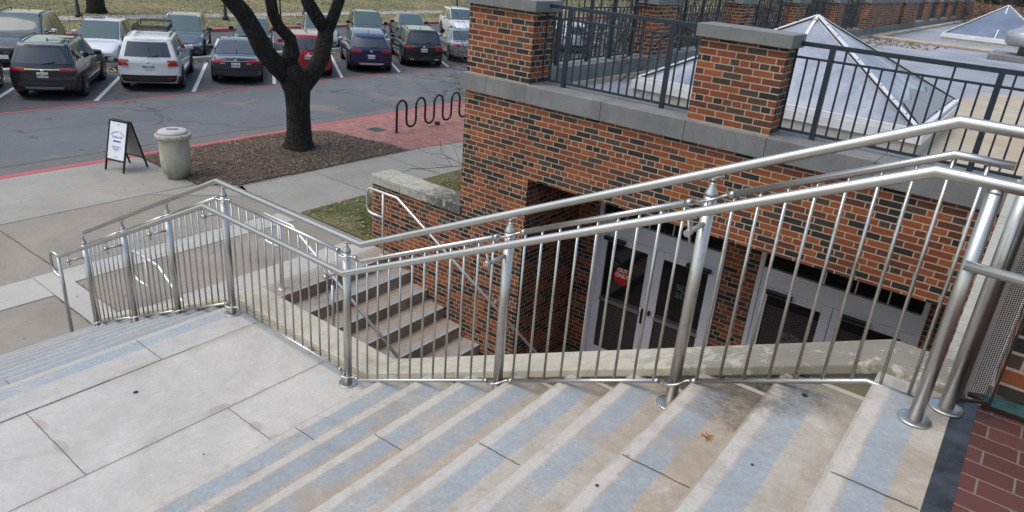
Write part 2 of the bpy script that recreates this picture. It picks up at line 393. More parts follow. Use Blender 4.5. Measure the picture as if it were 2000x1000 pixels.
def skyglass():
    n=NT('skylight_panel'); f=n.noise(1.2,5,.6,vec=n.scaled(n.pos(),(1,1,.4)),dist=.6)
    c=n.mix(n.step(f,.3,.7),(.17,.20,.26),(.47,.50,.55))
    st=n.noise(9,6,.7,vec=n.scaled(n.pos(),(1,1,.2))); c=n.mix(n.math('MULTIPLY',n.step(st,.50,.7),.55),c,(.20,.22,.27))  # streaky reflections painted into the pane colour
    return n.out(c,.38,.2)
M['skyglass']=skyglass()
M['skyglass_dark']=flat('blue_skylight_panel',(.17,.21,.28),.12,.3,coat=.8,var=.3,scale=1)
M['skyframe']=flat('white_skylight_frame',(.72,.72,.73),.5,.2,var=.1,scale=6)
M['patchgrey']=flat('grey_patch_panel',(.26,.26,.29),.5,.2,var=.08)
def roofmat():
    n=NT('roof_membrane'); f=n.noise(.7,6,.6,dist=.5); f2=n.noise(6,5,.7)
    x,y,z=n.xyz()
    c=n.mix(n.step(f,.35,.65),(.22,.23,.26),(.33,.34,.38))
    # brown water stain: an irregular blotch by the near right skylight corner
    dx=n.math('DIVIDE',n.math('SUBTRACT',x,-.2),1.25); dy=n.math('DIVIDE',n.math('SUBTRACT',y,11.6),5.6)
    r2=n.math('ADD',n.math('MULTIPLY',dx,dx),n.math('MULTIPLY',dy,dy))
    r2=n.math('ADD',r2,n.math('MULTIPLY',n.math('SUBTRACT',n.noise(.9,5,.6),.5),1.3))
    tan=n.mix(n.step(n.noise(1.1,5,.65,dist=.8),.4,.65),(.50,.41,.28),(.40,.29,.17))
    c=n.mix(n.math('MULTIPLY',n.step(r2,1.05,.75),.85),c,tan)
    c=n.mix(n.math('MULTIPLY',n.step(f2,.55,.75),.3),c,(.2,.19,.18))
    seam=n.math('LESS_THAN',n.math('ABSOLUTE',n.math('SUBTRACT',n.math('FRACT',n.math('DIVIDE',y,1.9)),.5)),.006)
    c=n.mix(n.math('MULTIPLY',seam,.4),c,(.15,.15,.15))
    n.bump(f2,.2,.01); return n.out(c,.55)
M['roof']=roofmat()
M['whitemetal']=stone('stained_white_metal',(.50,.50,.47),(.40,.37,.30),mold=.25)
M['roofstone']=stone('parapet_curb_stone',(.26,.24,.2),(.17,.155,.13),mold=.5)
M['tan_flash']=stone('tan_stained_flashing',(.56,.50,.40),(.42,.34,.24),mold=.2)
def bark(name,a,b):
    n=NT(name); f=n.noise(9,6,.75,vec=n.scaled(n.pos(),(1.6,1.6,.35)),dist=.6); g=n.noise(2,3,.5)
    c=n.mix(n.step(f,.38,.62),a,b); c=n.mix(n.math('MULTIPLY',n.step(n.noise(30,4,.7),.70,.76),.3),c,(.08,.08,.07))
    rd=n.new('ShaderNodeTexVoronoi'); rd.feature='DISTANCE_TO_EDGE'; rd.inputs['Scale'].default_value=11; n.link(n.scaled(n.pos(),(1.7,1.7,.32)),rd.inputs['Vector'])
    e=n.step(rd.outputs['Distance'],.0,.16); c=n.mix(n.math('MULTIPLY',n.math('SUBTRACT',1,e),.7),c,tuple(k*.3 for k in a))
    n.bump(n.math('ADD',n.math('MULTIPLY',f,.5),e),1.0,.04); return n.out(c,.95)
M['bark']=bark('dark_bark',(.008,.0065,.005),(.036,.030,.024))
M['twig']=bark('grey_brown_twig',(.05,.04,.034),(.11,.09,.075))
M['leaf']=flat('evergreen_leaf',(.035,.05,.02),.6,var=.5,scale=3)
M['leaf_dk']=flat('dark_evergreen_leaf',(.02,.03,.014),.6,var=.5,scale=2)
def litter_mat():
    n=NT('dry_leaf'); g=n.new('ShaderNodeNewGeometry'); c=n.ramp(g.outputs['Random Per Island'],[(0,(.30,.22,.11)),(.3,(.38,.30,.16)),(.55,(.20,.13,.06)),(.75,(.42,.36,.2)),(.9,(.12,.08,.04))],True)
    return n.out(c,.8)
M['litter']=litter_mat()
def mulch_chip():
    n=NT('bark_chip'); g=n.new('ShaderNodeNewGeometry'); c=n.ramp(g.outputs['Random Per Island'],[(0,(.13,.085,.057)),(.35,(.18,.12,.078)),(.6,(.08,.055,.04)),(.8,(.27,.20,.13)),(.92,(.38,.31,.22))],True)
    return n.out(c,.9)
M['chip']=mulch_chip()
M['mulch']=concrete('mulch_soil',(.13,.09,.065),(.08,.056,.042),3,.5,.5,bump=.8)
def lawnmat(name,far):
    n=NT(name); f=n.noise(.35 if far else 1.2,5,.6); f2=n.noise(14 if far else 40,5,.8); 
    c=n.mix(n.step(f,.38,.62),(.085,.105,.030),(.20,.165,.075))
    vo=n.new('ShaderNodeTexVoronoi'); vo.inputs['Scale'].default_value=7 if far else 22; vo.inputs['Randomness'].default_value=1; n.link(n.scaled(n.pos(),(1,1,.3)),vo.inputs['Vector'])
    sp=n.new('ShaderNodeSeparateColor'); n.link(vo.outputs['Color'],sp.inputs[0])
    lf=n.math('MULTIPLY',n.math('GREATER_THAN',sp.outputs[0],.52),n.math('LESS_THAN',vo.outputs['Distance'],.45))
    lc=n.ramp(sp.outputs[1],[(0,(.30,.23,.12)),(.35,(.36,.30,.17)),(.6,(.2,.14,.07)),(.8,(.42,.36,.22))],True)
    c=n.mix(n.math('MULTIPLY',lf,.8 if far else .35),c,lc)
    c=n.mix(n.math('MULTIPLY',n.step(f2,.4,.7),.4),c,(.04,.045,.02))
    n.bump(f2,.6,.03); return n.out(c,.95)
M['lawn_far']=lawnmat('leafy_lawn',True)
M['lawn_near']=lawnmat('near_lawn',False)
def blade():
    n=NT('grass_blade'); g=n.new('ShaderNodeNewGeometry'); c=n.ramp(g.outputs['Random Per Island'],[(0,(.05,.085,.015)),(.35,(.075,.115,.022)),(.65,(.11,.135,.035)),(.85,(.19,.16,.07))],True)
    return n.out(c,.8)
M['blade']=blade()
def paver(name,lx,ly,cols,mort,off=.5,ox=0,oy=0,mw=.006,rot=False):
    n=NT(name); x,y=n.xyz()[0],n.xyz()[1]
    if rot: x,y=y,x
    v=n.math('DIVIDE',n.math('ADD',y,50+oy),ly); row=n.math('FLOOR',v)
    u=n.math('ADD',n.math('DIVIDE',n.math('ADD',x,50+ox),lx),n.math('MULTIPLY',n.math('MODULO',row,2),off)); cl=n.math('FLOOR',u)
    px=n.math('MULTIPLY',n.math('FRACT',u),lx); py=n.math('MULTIPLY',n.math('FRACT',v),ly)
    d=n.math('MINIMUM',n.math('MINIMUM',px,n.math('SUBTRACT',lx,px)),n.math('MINIMUM',py,n.math('SUBTRACT',ly,py)))
    mo=n.step(d,mw,mw*.6)
    cb=n.new('ShaderNodeCombineXYZ'); n.link(cl,cb.inputs[0]); n.link(row,cb.inputs[1])
    wn=n.new('ShaderNodeTexWhiteNoise',noise_dimensions='2D'); n.link(cb.outputs[0],wn.inputs['Vector'])
    c=n.ramp(wn.outputs['Value'],[(0,cols[0]),(.4,cols[1]),(.75,cols[2])])
    c=n.mix(n.math('MULTIPLY',n.step(n.noise(3,6,.7),.4,.7),.35),c,tuple(q*.5 for q in cols[1]))
    c=n.mix(mo,c,mort); n.bump(mo,-.3,.004); return n.out(c,.75)
M['pavers']=paver('red_brick_paving',.2,.1,[(.33,.145,.12),(.39,.18,.15),(.28,.115,.098)],(.15,.09,.08),mw=.004)
M['tile']=paver('quarry_tile',.2,.094,[(.095,.033,.028),(.12,.041,.034),(.078,.029,.025)],(.17,.14,.115),ox=-.09,oy=.02,mw=.0042)
M['slate']=flat('dark_slate_strip',(.045,.055,.068),.35,.2,var=.5,scale=14)
M['teal']=flat('verdigris_flashing',(.07,.16,.16),.5,.3,var=.5,scale=14)
M['bronze']=flat('dark_bronze_frame',(.05,.033,.028),.4,.5)
def urnmat():
    n=NT('stained_cast_concrete'); z=n.xyz()[2]
    f=n.noise(5,6,.7,dist=.4); v=n.noise(14,4,.6,vec=n.scaled(n.pos(),(1,1,.12)))
    c=n.mix(n.step(f,.35,.65),(.36,.34,.265),(.45,.43,.355)); c=n.mix(n.math('MULTIPLY',n.step(v,.5,.7),.55),c,(.19,.19,.13))
    g=n.step(n.math('ADD',z,n.math('MULTIPLY',f,.25)),-1.02,-1.38); c=n.mix(n.math('MULTIPLY',g,.5),c,(.14,.15,.09))
    n.bump(f,.3,.01); return n.out(c,.9)
M['urn']=urnmat()
M['lid']=flat('pale_lid',(.48,.45,.43),.5,var=.08)

# ------------------------------------------------------------------ camera
cam=bpy.data.cameras.new('camera'); co=bpy.data.objects.new('camera',cam); COL.objects.link(co)
right=Vector((0.79213754,0.60491753,0.08119669)); down=Vector((0.29148234,-0.25805661,-0.92111065)); fwd=Vector((-0.53624264,0.75331373,-0.38073911))
m=Matrix((right,-down,-fwd)).transposed().to_4x4(); m.translation=Vector((0,0,3.0)); co.matrix_world=m
cam.sensor_width=36; cam.lens=1364.734/2000*36; cam.shift_x=-.00714; cam.shift_y=-.01537; cam.clip_end=2000; cam.clip_start=.05
SC.camera=co

# ------------------------------------------------------------------ light
w=bpy.data.worlds.new('World'); SC.world=w; w.use_nodes=True; wt=w.node_tree
sky=wt.nodes.new('ShaderNodeTexSky'); sky.sky_type='NISHITA'; sky.sun_disc=False; EL,AZ=R_(62),R_(215)
sky.sun_elevation=EL; sky.sun_rotation=AZ; sky.air_density=1.6; sky.dust_density=3.2; sky.ozone_density=.6
bg=wt.nodes['Background']; bg.inputs[1].default_value=.15; wt.links.new(sky.outputs[0],bg.inputs[0])
sl=bpy.data.lights.new('sun','SUN'); sl.energy=.75; sl.angle=R_(35); sl.color=(1,.97,.93)
so=bpy.data.objects.new('sun',sl); COL.objects.link(so)
sd=Vector((math.sin(AZ)*math.cos(EL),math.cos(AZ)*math.cos(EL),math.sin(EL)))
so.rotation_euler=sd.to_track_quat('Z','Y').to_euler(); so.location=(0,0,20)
SC.view_settings.view_transform='Standard'; SC.view_settings.look='None'; SC.view_settings.exposure=0.42; SC.view_settings.gamma=1

# ------------------------------------------------------------------ ground setting
def slab(mb,x0,x1,y0,y1,z0,z1,m=0): mb.box(x0,x1,y0,y1,z0,z1,m)
g=MB()
for (a,b,c,d) in ((-400,-14.7,-400,400),(-14.7,400,-400,-9),(-14.7,-5.0,64,400),(-5.0,400,64,400),(7,400,-9,64)):
    g.quad((a,c,-1.80),(b,c,-1.80),(b,d,-1.80),(a,d,-1.80))
tag(build('ground',g,M['lawn_far']),kind='structure')
g=MB(); slab(g,-39,-14.62,-90,160,-1.95,ZS); tag(build('road',g,M['asphalt']),kind='structure')
g=MB(); g.quad((-20.2,-90,ZS+.004),(-15.75,-90,ZS+.004),(-15.35,160,ZS+.004),(-19.8,160,ZS+.004)); tag(build('road_lane',g,M['driveway']),kind='structure')
g=MB(); g.quad((-15.72,-90,ZS+.006),(-14.62,-90,ZS+.006),(-14.62,160,ZS+.006),(-15.32,160,ZS+.006)); g.quad((-15.76,-90,ZS+.009),(-15.72,-90,ZS+.009),(-15.32,160,ZS+.009),(-15.36,160,ZS+.009),1)
tag(build('gutter_pavement',g,[M['gutter'],M['joint']]),kind='structure')
# kerb, painted red
g=MB(); g.box(-14.66,-14.46,-90,160,-1.9,ZP+.002); tag(build('kerb',g,M['redpaint'],bevel=.02),kind='structure')
# plaza
def ring(mb,pts,z,m=0): mb.poly([(x,y,z) for x,y in pts],m)
g=MB()
ring(g,[(-14.47,-60),(X1-8*T+.02,-60),(X1-8*T+.02,2.97),(-7.34,2.97),(-7.34,7.02),(-9.75,7.02),(-9.6,64),(-14.47,64)],ZP-.012)
ring(g,[(-9.75,7.0),(-5.5,7.0),(-5.5,7.2),(-9.75,7.2)],ZP-.014)
tag(build('plaza_pavement',g,M['plaza']),kind='structure')
g=MB()
ring(g,[(-11.63,7.0),(-9.72,7.0),(-9.55,60),(-11.3,60),(-11.52,11.4)],ZP-.006)
ring(g,[(-14.46,-60),(-12.2,-60),(-12.2,6.5),(-14.46,6.5)],ZP-.006)
ring(g,[(-12.2,5.6),(-11.0,6.9),(-11.6,7.1),(-12.1,6.5)],ZP-.006)
tag(build('walkway',g,M['walk']),kind='structure')
g=MB()
def rect(mb,x0,x1,y0,y1,z,m=0): mb.quad((x0,y0,z),(x1,y0,z),(x1,y1,z),(x0,y1,z),m)
rect(g,-10.0,-9.53,2.965,6.75,ZP-.004); rect(g,-9.53,-8.25,2.965,3.29,ZP-.004); rect(g,-9.98,-9.3,1.2,2.955,ZP-.004)
rect(g,-8.25,-7.345,2.975,7.0,ZP-.004); rect(g,-9.7,-9.3,-6,1.2,ZP-.004)
tag(build('pale_paving_band',g,M['bandlight']),kind='structure')
g=MB()
def jl(mb,a,b,wd=.012,z=ZP-.001,m=0,wob=.008,n=10):
    a=Vector(a);b=Vector(b);d=(b-a);nn=Vector((-d.y,d.x)).normalized()*wd/2
    pr=None
    for k in range(n+1):
        p=a+d*k/n+nn*random.uniform(-1,1)*wob/wd*2
        if pr is not None: mb.quad((*(pr-nn),z),(*(p-nn),z),(*(p+nn),z),(*(pr+nn),z),m)
        pr=p
for a,b in (((-14.4,3.22),(-9.99,3.29)),((-11.6,8.67),(-9.75,8.67)),((-11.55,10.6),(-9.7,10.6)),((-11.5,12.6),(-9.7,12.6)),((-11.6,6.98),(-9.75,6.98)),((-11.6,7.1),(-11.5,12)),((-9.28,2.95),(-8.25,2.95)),((-11.3,14.6),(-9.7,14.6)),((-11.3,16.6),(-9.7,16.6)),((-14.4,-.4),(-10,-.4)),((-10.0,3.3),(-10.0,6.75)),((-9.53,3.3),(-8.25,3.3))):
    jl(g,a,b,.012)
tag(build('paving_joints',g,M['joint']),kind='structure')
# brick paving strip
g=MB(); ring(g,[(-14.47,10.12),(-13.9,10.95),(-11.55,11.44),(-11.28,13.0),(-11.2,60),(-14.47,60)],ZP-.0025); tag(build('brick_paving',g,M['pavers']),kind='structure')
g=MB(); g.box(-13.62,-13.22,11.9,12.25,ZP-.01,ZP+.006)
for k in range(6): g.box(-13.58+k*.06,-13.55+k*.06,11.93,12.22,ZP+.006,ZP+.012,1)
o=build('drain_cover',g,[flat('green_grey_iron',(.13,.17,.14),.6,.3),M['black']]); tag(o,'small grey-green metal cover set flush in the red brick paving','utility cover')
# mulch bed
bed=[(-14.46,6.55),(-12.15,6.5),(-11.66,7.08),(-11.56,11.42),(-13.9,10.95),(-14.46,10.1)]
def inpoly(x,y,P):
    c=False;j=len(P)-1
    for i in range(len(P)):
        if (P[i][1]>y)!=(P[j][1]>y) and x<(P[j][0]-P[i][0])*(y-P[i][1])/(P[j][1]-P[i][1])+P[i][0]: c=not c
        j=i
    return c
g=MB()
def mz(x,y): 
    d=min(x+14.46,-11.6-x,y-6.5,2)
    return ZP+.002+.05*max(0,min(1,d*1.5))*(.6+.4*math.sin(x*3.1+y*2.3)*math.sin(y*1.9-x))
N=46
for i in range(N):
    for j in range(N*2):
        x0=-14.46+2.92*i/N;x1=-14.46+2.92*(i+1)/N;y0=6.5+4.94*j/(N*2);y1=6.5+4.94*(j+1)/(N*2)
        if inpoly((x0+x1)/2,(y0+y1)/2,bed): g.quad((x0,y0,mz(x0,y0)),(x1,y0,mz(x1,y0)),(x1,y1,mz(x1,y1)),(x0,y1,mz(x0,y1)))
mb_soil=g
tag(build('planting_bed',g,M['mulch']),kind='structure')
def scatter(n,poly,zf,size,tilt=.5,asp=.45,dens=None):
    g=MB(); xs=[p[0] for p in poly]; ys=[p[1] for p in poly]; k=0; tries=0
    while k<n and tries<n*6:
        tries+=1
        x=random.uniform(min(xs),max(xs)); y=random.uniform(min(ys),max(ys))
        if not inpoly(x,y,poly) or (dens and random.random()>dens(x,y)): continue
        s=size*random.uniform(.5,1.3); a=random.uniform(0,6.28); u=Vector((math.cos(a),math.sin(a),random.uniform(-tilt,tilt)))*s*.5; v=Vector((-math.sin(a),math.cos(a),random.uniform(-tilt,tilt)))*s*.5*asp
        p=Vector((x,y,zf(x,y)+.006+random.uniform(0,.012)))
        g.quad(p-u-v*.3,p-v,p+u+v*.2,p+v); k+=1
    return g
g=scatter(11000,bed,mz,.05,.6,.4); 
spill=[(-12.6,6.2),(-11.45,6.9),(-11.35,11.5),(-11.7,11.5),(-11.7,7.2),(-12.2,6.5)]
g2=scatter(260,spill,lambda x,y:ZP,.035,.1,.4); b0=len(g.v); g.v+=g2.v; g.f+=[tuple(b0+i for i in f) for f in g2.f]; g.m+=g2.m; g.sm+=g2.sm
tag(build('mulch',g,M['chip']),'brown bark chips covering the bed round the big tree','mulch',kind='stuff')
g=scatter(170,[(-14.3,-2),(-8.3,-2),(-8.3,2.9),(-9.9,7),(-11.3,7),(-11.3,12),(-9.7,12),(-9.7,7),(-12,6.4),(-14.3,6.4)],lambda x,y:ZP,.035,.15,.5); tag(build('stray_leaves',g,M['chip']),'stray leaf and bark bits scattered over the plaza paving','debris',kind='stuff')
# near lawn
lawn=[(-9.75,7.04),(-7.95,7.04),(-7.95,7.4),(-6.0,7.4),(-6.0,60),(-9.6,60)]
g=MB(); ring(g,lawn,ZP+.012); tag(build('lawn',g,M['lawn_near']),kind='structure')
def nd(x,y):
    e=min(y-7.0,(x+9.8)*1.2); return max(.04,min(1,e*1.4-.1+.4*math.sin(x*4+y*3)))
g=MB(); P1=[(-9.72,7.06),(-7.97,7.06),(-7.97,7.4),(-6.1,7.4),(-6.1,13),(-9.7,13)]; k=0
while k<20000:
    x=random.uniform(-9.75,-6);y=7.05+abs(random.gauss(0,2.6))
    if not inpoly(x,y,P1) or random.random()>nd(x,y): continue
    h=random.uniform(.02,.05);a=random.uniform(0,6.28);b=.006;dx,dy=random.uniform(-.025,.025),random.uniform(-.025,.025);z=ZP+.01
    g.poly([(x-b*math.cos(a),y-b*math.sin(a),z),(x+b*math.cos(a),y+b*math.sin(a),z),(x+dx,y+dy,z+h)]); k+=1
tag(build('grass',g,M['blade']),'short green grass growing beside the low brick wall','grass',kind='stuff')
g=scatter(1500,P1,lambda x,y:ZP+.03,.05,.4,.7)
tag(build('fallen_leaves',g,M['litter']),'dry yellow leaves fallen on the lawn by the low wall','leaves',kind='stuff')
# far lawn, paths
g=MB(); slab(g,-32.25,-31.95,-90,160,-1.9,ZS+.14); tag(build('far_kerb',g,M['redpaint'],bevel=.02),kind='structure')
g=MB(); g.quad((-36.0,-90,ZS+.13),(-32.24,-90,ZS+.13),(-32.24,160,ZS+.13),(-36.0,160,ZS+.13)); g.quad((-39,-90,ZS+.15),(-37.6,-90,ZS+.15),(-37.6,160,ZS+.15),(-39,160,ZS+.15))
def hz(x): return ZS+.14+max(0,(-39-x))*.035
N=24
for i in range(N):
    xa=-39-(i/N)**1.6*140; xb=-39-((i+1)/N)**1.6*140
    g.quad((xb,-120,hz(xb)),(xa,-120,hz(xa)),(xa,220,hz(xa)),(xb,220,hz(xb)))
tag(build('far_lawn',g,M['lawn_far']),kind='structure')
g=MB(); g.quad((-37.6,-90,ZS+.145),(-36,-90,ZS+.145),(-36,160,ZS+.145),(-37.6,160,ZS+.145)); tag(build('far_path',g,M['walk']),kind='structure')
far=[(-75,0),(-32.3,0),(-32.3,50),(-75,90)]
def fz(x,y): return (hz(x) if x<-39 else ZS+.15)+.02
g=scatter(30000,far,fz,.10,.7,.7,lambda x,y: 1 if x>-60 else .5)
g.v=g.v; tag(build('leaf_litter',g,M['litter']),'yellow fallen leaves strewn over the far lawn','leaves',kind='stuff')
# parking: markings and divider
g=MB(); z=ZS+.009
g.quad((-20.42,-60,z),(-20.30,-60,z),(-19.78,40,z),(-19.90,40,z))
tag(build('red_fire_lane_line',g,M['redline']),kind='structure')
g=MB(); H=Vector((-.8265,.563)); Nn=Vector((.563,.8265))*.055
for k in range(-8,16):
    y=8.3+2.72*k; x=-20.3+ (y-8.3)*.033
    a=Vector((x-.05,y)); b=a+H*5.2
    g.quad((*(a-Nn),z),(*(b-Nn),z),(*(b+Nn),z),(*(a+Nn),z))
    a=Vector((-25.45,y+3.4+.2)); b=a+H*5.4
    g.quad((*(a-Nn),z),(*(b-Nn),z),(*(b+Nn),z),(*(a+Nn),z))
tag(build('parking_bay_lines',g,M['whiteline']),kind='structure')
g=MB(); g.box(-25.25,-24.95,-40,90,ZS-.1,ZS+.15); tag(build('divider_kerb',g,M['bandlight'],bevel=.02),kind='structure')
g=scatter(4200,[(-24.95,-6),(-24.0,-6),(-24.0,50),(-24.95,50)],lambda x,y:ZS+.01,.11,.5,.7,lambda x,y: math.exp((-24.9-x)*-0 - (x+24.95)*3)*(.5+.5*math.sin(y*1.3)))
tag(build('drifted_leaves',g,M['litter']),'yellow leaves drifted against the kerb between the parking rows','leaves',kind='stuff')

# ------------------------------------------------------------------ concrete staircase
st=thing('concrete_staircase','broad pale concrete steps and landing with worn blue tread stripes','staircase',(-2.5,0,0))
Y0=-8.0
def treadquads(g,xn,xb,z,y0,y1,e0=.055,e1=.165):
    """nosing edge at xn, back at xb; strips along y"""
    s=1 if xb>xn else -1; L=abs(xb-xn)
    a=xn+s*e0; b=xn+s*e1
    for (p,q,m) in ((xn,a,1),(a,b,2),(b,xb,0)):
        x0,x1=min(p,q),max(p,q)
        if m==2:
            g.quad((x0,y0,z),(x1,y0,z),(x1,y1-.13,z),(x0,y1-.13,z),2); g.quad((x0,y1-.13,z),(x1,y1-.13,z),(x1,y1,z),(x0,y1,z),0)
        else: g.quad((x0,y0,z),(x1,y0,z),(x1,y1,z),(x0,y1,z),m)
g=MB()
for i in range(9):
    xr=X0+T*i; z0=RI*i; z1=z0+RI
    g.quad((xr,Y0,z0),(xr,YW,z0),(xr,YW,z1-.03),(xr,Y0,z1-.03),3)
    # nosing lip
    g.quad((xr,Y0,z1-.03),(xr,YW,z1-.03),(xr-.012,YW,z1-.022),(xr-.012,Y0,z1-.022),1); g.quad((xr-.012,Y0,z1-.022),(xr-.012,YW,z1-.022),(xr-.012,YW,z1-.006),(xr-.012,Y0,z1-.006),1)
    g.quad((xr-.012,Y0,z1-.006),(xr-.012,YW,z1-.006),(xr-.004,YW,z1),(xr-.004,Y0,z1),1)
    treadquads(g,xr-.004,xr+T if i<8 else .066,z1,Y0,YW)
for i in range(9):
    z1=RI*(i+1); g.quad((X0+T*i+.10,YW-.014,z1+.0015),(X0+T*(i+1),YW-.012,z1+.0015),(X0+T*(i+1),YW,z1+.012),(X0+T*i+.10,YW,z1+.012),4)
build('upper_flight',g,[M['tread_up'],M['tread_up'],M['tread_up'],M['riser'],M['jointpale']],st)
g=MB()
for i in range(9):
    xr=X1-T*i; z1=-RI*i; z0=z1-RI
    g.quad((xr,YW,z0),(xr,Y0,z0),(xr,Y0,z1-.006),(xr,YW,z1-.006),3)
    if i<8: 
        xn=xr-T
        treadquads(g,xn,xr,z0,Y0,YW,.012,.20)
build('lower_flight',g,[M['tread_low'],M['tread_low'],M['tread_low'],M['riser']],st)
g=MB()
treadquads(g,X1,X1+.355,0,Y0,YW,.03,.17)
rect(g,X1+.355,X0,Y0,YW,0,3)
build('landing',g,[M['tread_land'],M['tread_land'],M['tread_land'],M['landing']],st)
zj=.003
def joint(a,b,wd,z,m,wob,n):
    g=MB(); jl(g,a,b,wd,z,m,wob,n); return build('joint',g,[M['joint'],M['jointpale']],st)
joint((-4.612,-7.9),(-4.612,1.7),.010,zj,0,.003,70); joint((-4.612,1.7),(-4.612,2.3),.006,zj,0,.003,20); joint((-4.612,2.3),(-4.612,2.93),.003,zj,0,.001,12); joint((-3.762,-7.9),(-3.762,2.93),.0035,zj,0,.002,90)
for a,b in (((-4.61,1.18),(-3.765,1.18)),((-3.755,2.07),(-3.1,2.07)),((-4.61,-.6),(-3.765,-.6)),((-3.755,.29),(-3.1,.29)),((-5.0,-1.5),(-4.62,-1.5)),((-3.755,-1.5),(-3.1,-1.5)),((-5.0,2.07),(-4.62,2.07))): joint(a,b,.0045,zj,0,.0025,24)
for i in range(9):
    for yy in ((2.12 if i%2==0 else 1.3),-.6 if i%2 else .3):
        xr=X0+T*i; joint((xr+.005,yy),(xr+T-.02 if i<8 else .06,yy+.01),.0045,RI*(i+1)+.003,i%2,.002,14)
for i in range(1,9):
    for yy in (1.2+.1*(i%2),-1.5): joint((X1-T*i+.01,yy),(X1-T*(i-1)-.01,yy),.006,-RI*i+.003,0,.002,4)
# damp stain spots on the joint between landing slabs
# cheek wall and kerb cap
capprof=[(-5.02-8*T,-8*RI+.08-.02),(-5.02,.058),(-3.36,.058),(XT-.02,1.562),(.10,1.562)]
g=MB()
YC0,YC1=2.925,3.205
th=.055
g.prism([(a,b) for a,b in capprof]+[(a,b-th) for a,b in capprof[::-1]],YC0,YC1)
build('kerb_cap',g,M['curbstone'],st,bevel=.008)
g=MB()
g.prism([(a,b-th-.001) for a,b in capprof]+[(.10,-2.72),(-6.2,-2.72),(-8.0,-1.56)],YW+.001,YC1-.02)
build('cheek_wall',g,M['cheek'],st)
# small pine debris on steps
def tuft(c,n,L,name,label):
    g=MB()
    for k in range(n):
        a=random.uniform(0,6.28); l=L*random.uniform(.4,1); p=Vector(c)+Vector((random.uniform(-1,1)*L*.3,random.uniform(-1,1)*L*.3,.004)); q=p+Vector((math.cos(a)*l,math.sin(a)*l,random.uniform(.002,.02)))
        g.tube([p,(p+q)/2+Vector((0,0,.006)),q],.0016,4)
    return tag(build(name,g,flat('dry_needle',(.30,.14,.05),.8)),label,'pine needles')
tuft((-.63,2.22,7*RI+RI),12,.035,'pine_needles','small brown tuft of pine needles on an upper step')
tuft((-.50,2.90,8*RI),16,.03,'pine_needles','orange tuft of pine needles against the kerb beside the bottom rail')
tuft((-3.95,2.90,0),14,.05,'pine_needles','dry tuft caught between the landing and the cream kerb')
g=MB()
for (x,y,z,s) in ((-.44,2.80,8*RI,.013),(-1.0,2.55,6*RI,.006),(-.9,1.9,7*RI,.007),(-4.35,1.75,0,.017),(-3.45,1.72,0,.006),(-.45,2.2,8*RI,.006)):
    g.disc((x,y,z+.003),s,9,'z')
tag(build('gum_spots',g,M['black']),'small dark gum spots trodden onto the steps and landing','gum spots',kind='stuff')

# ------------------------------------------------------------------ sunken stair and areaway
ss=thing('sunken_staircase','narrow concrete steps going down to the basement doors','staircase',(-6.2,5.1,-2.0))
g=MB()
YS0,YS1=3.18,7.0
for k in range(7):
    xn=-7.34+T*k; z1=ZP-RI*k; z0=z1-RI
    g.quad((xn,YS0,z0),(xn,YS1,z0),(xn,YS1,z1-.004),(xn,YS0,z1-.004),3)
    xb=xn-T if k else xn-.42
    zz=z1+(0.001 if k==0 else 0)
    # strips run short of the wall
    a=xn-.04;b=xn-.13
    g.quad((a,YS0,zz),(xn,YS0,zz),(xn,YS1,zz),(a,YS1,zz),1); g.quad((b,YS0,zz),(a,YS0,zz),(a,YS1-.12,zz),(b,YS1-.12,zz),2); g.quad((b,YS1-.12,zz),(a,YS1-.12,zz),(a,YS1,zz),(b,YS1,zz),0); g.quad((xb,YS0,zz),(b,YS0,zz),(b,YS1,zz),(xb,YS1,zz),0)
sfm=concrete('shaded_tread_concrete',(.235,.195,.155),(.165,.135,.105),2,.2,.6,warm=(.30,.20,.12))
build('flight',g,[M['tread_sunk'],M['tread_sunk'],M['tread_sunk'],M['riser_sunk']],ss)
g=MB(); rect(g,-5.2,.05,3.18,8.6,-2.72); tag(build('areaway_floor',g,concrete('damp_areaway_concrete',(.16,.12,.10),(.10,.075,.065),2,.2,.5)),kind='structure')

# ------------------------------------------------------------------ brick building
bd=thing('brick_building','red and black brick building with grey stone band and basement doors','building',(-3,7,-2.7))
g=MB(); ZL=.32; ZB=1.28
g.box(-6.055,-4.93,7.0,8.9,-2.9,ZL-.0); g.box(-6.055,0.02,7.0,7.36,ZL,ZB); g.box(-6.055,-5.7,8.9,60,-1.9,ZB)
g.box(-4.93,-4.56,8.36,8.7,-2.9,ZL+.001); g.box(-2.66,-2.22,8.34,8.7,-2.9,ZL+.001); g.box(-.32,.02,8.34,8.7,-2.9,ZL+.001); g.box(-.13,.35,7.0,8.34,-2.9,ZL-.001)
g.box(-4.93,0,7.36,9.2,ZL+.002,ZL+.2)
build('wall',g,M['brick'],bd)
g=MB(); 
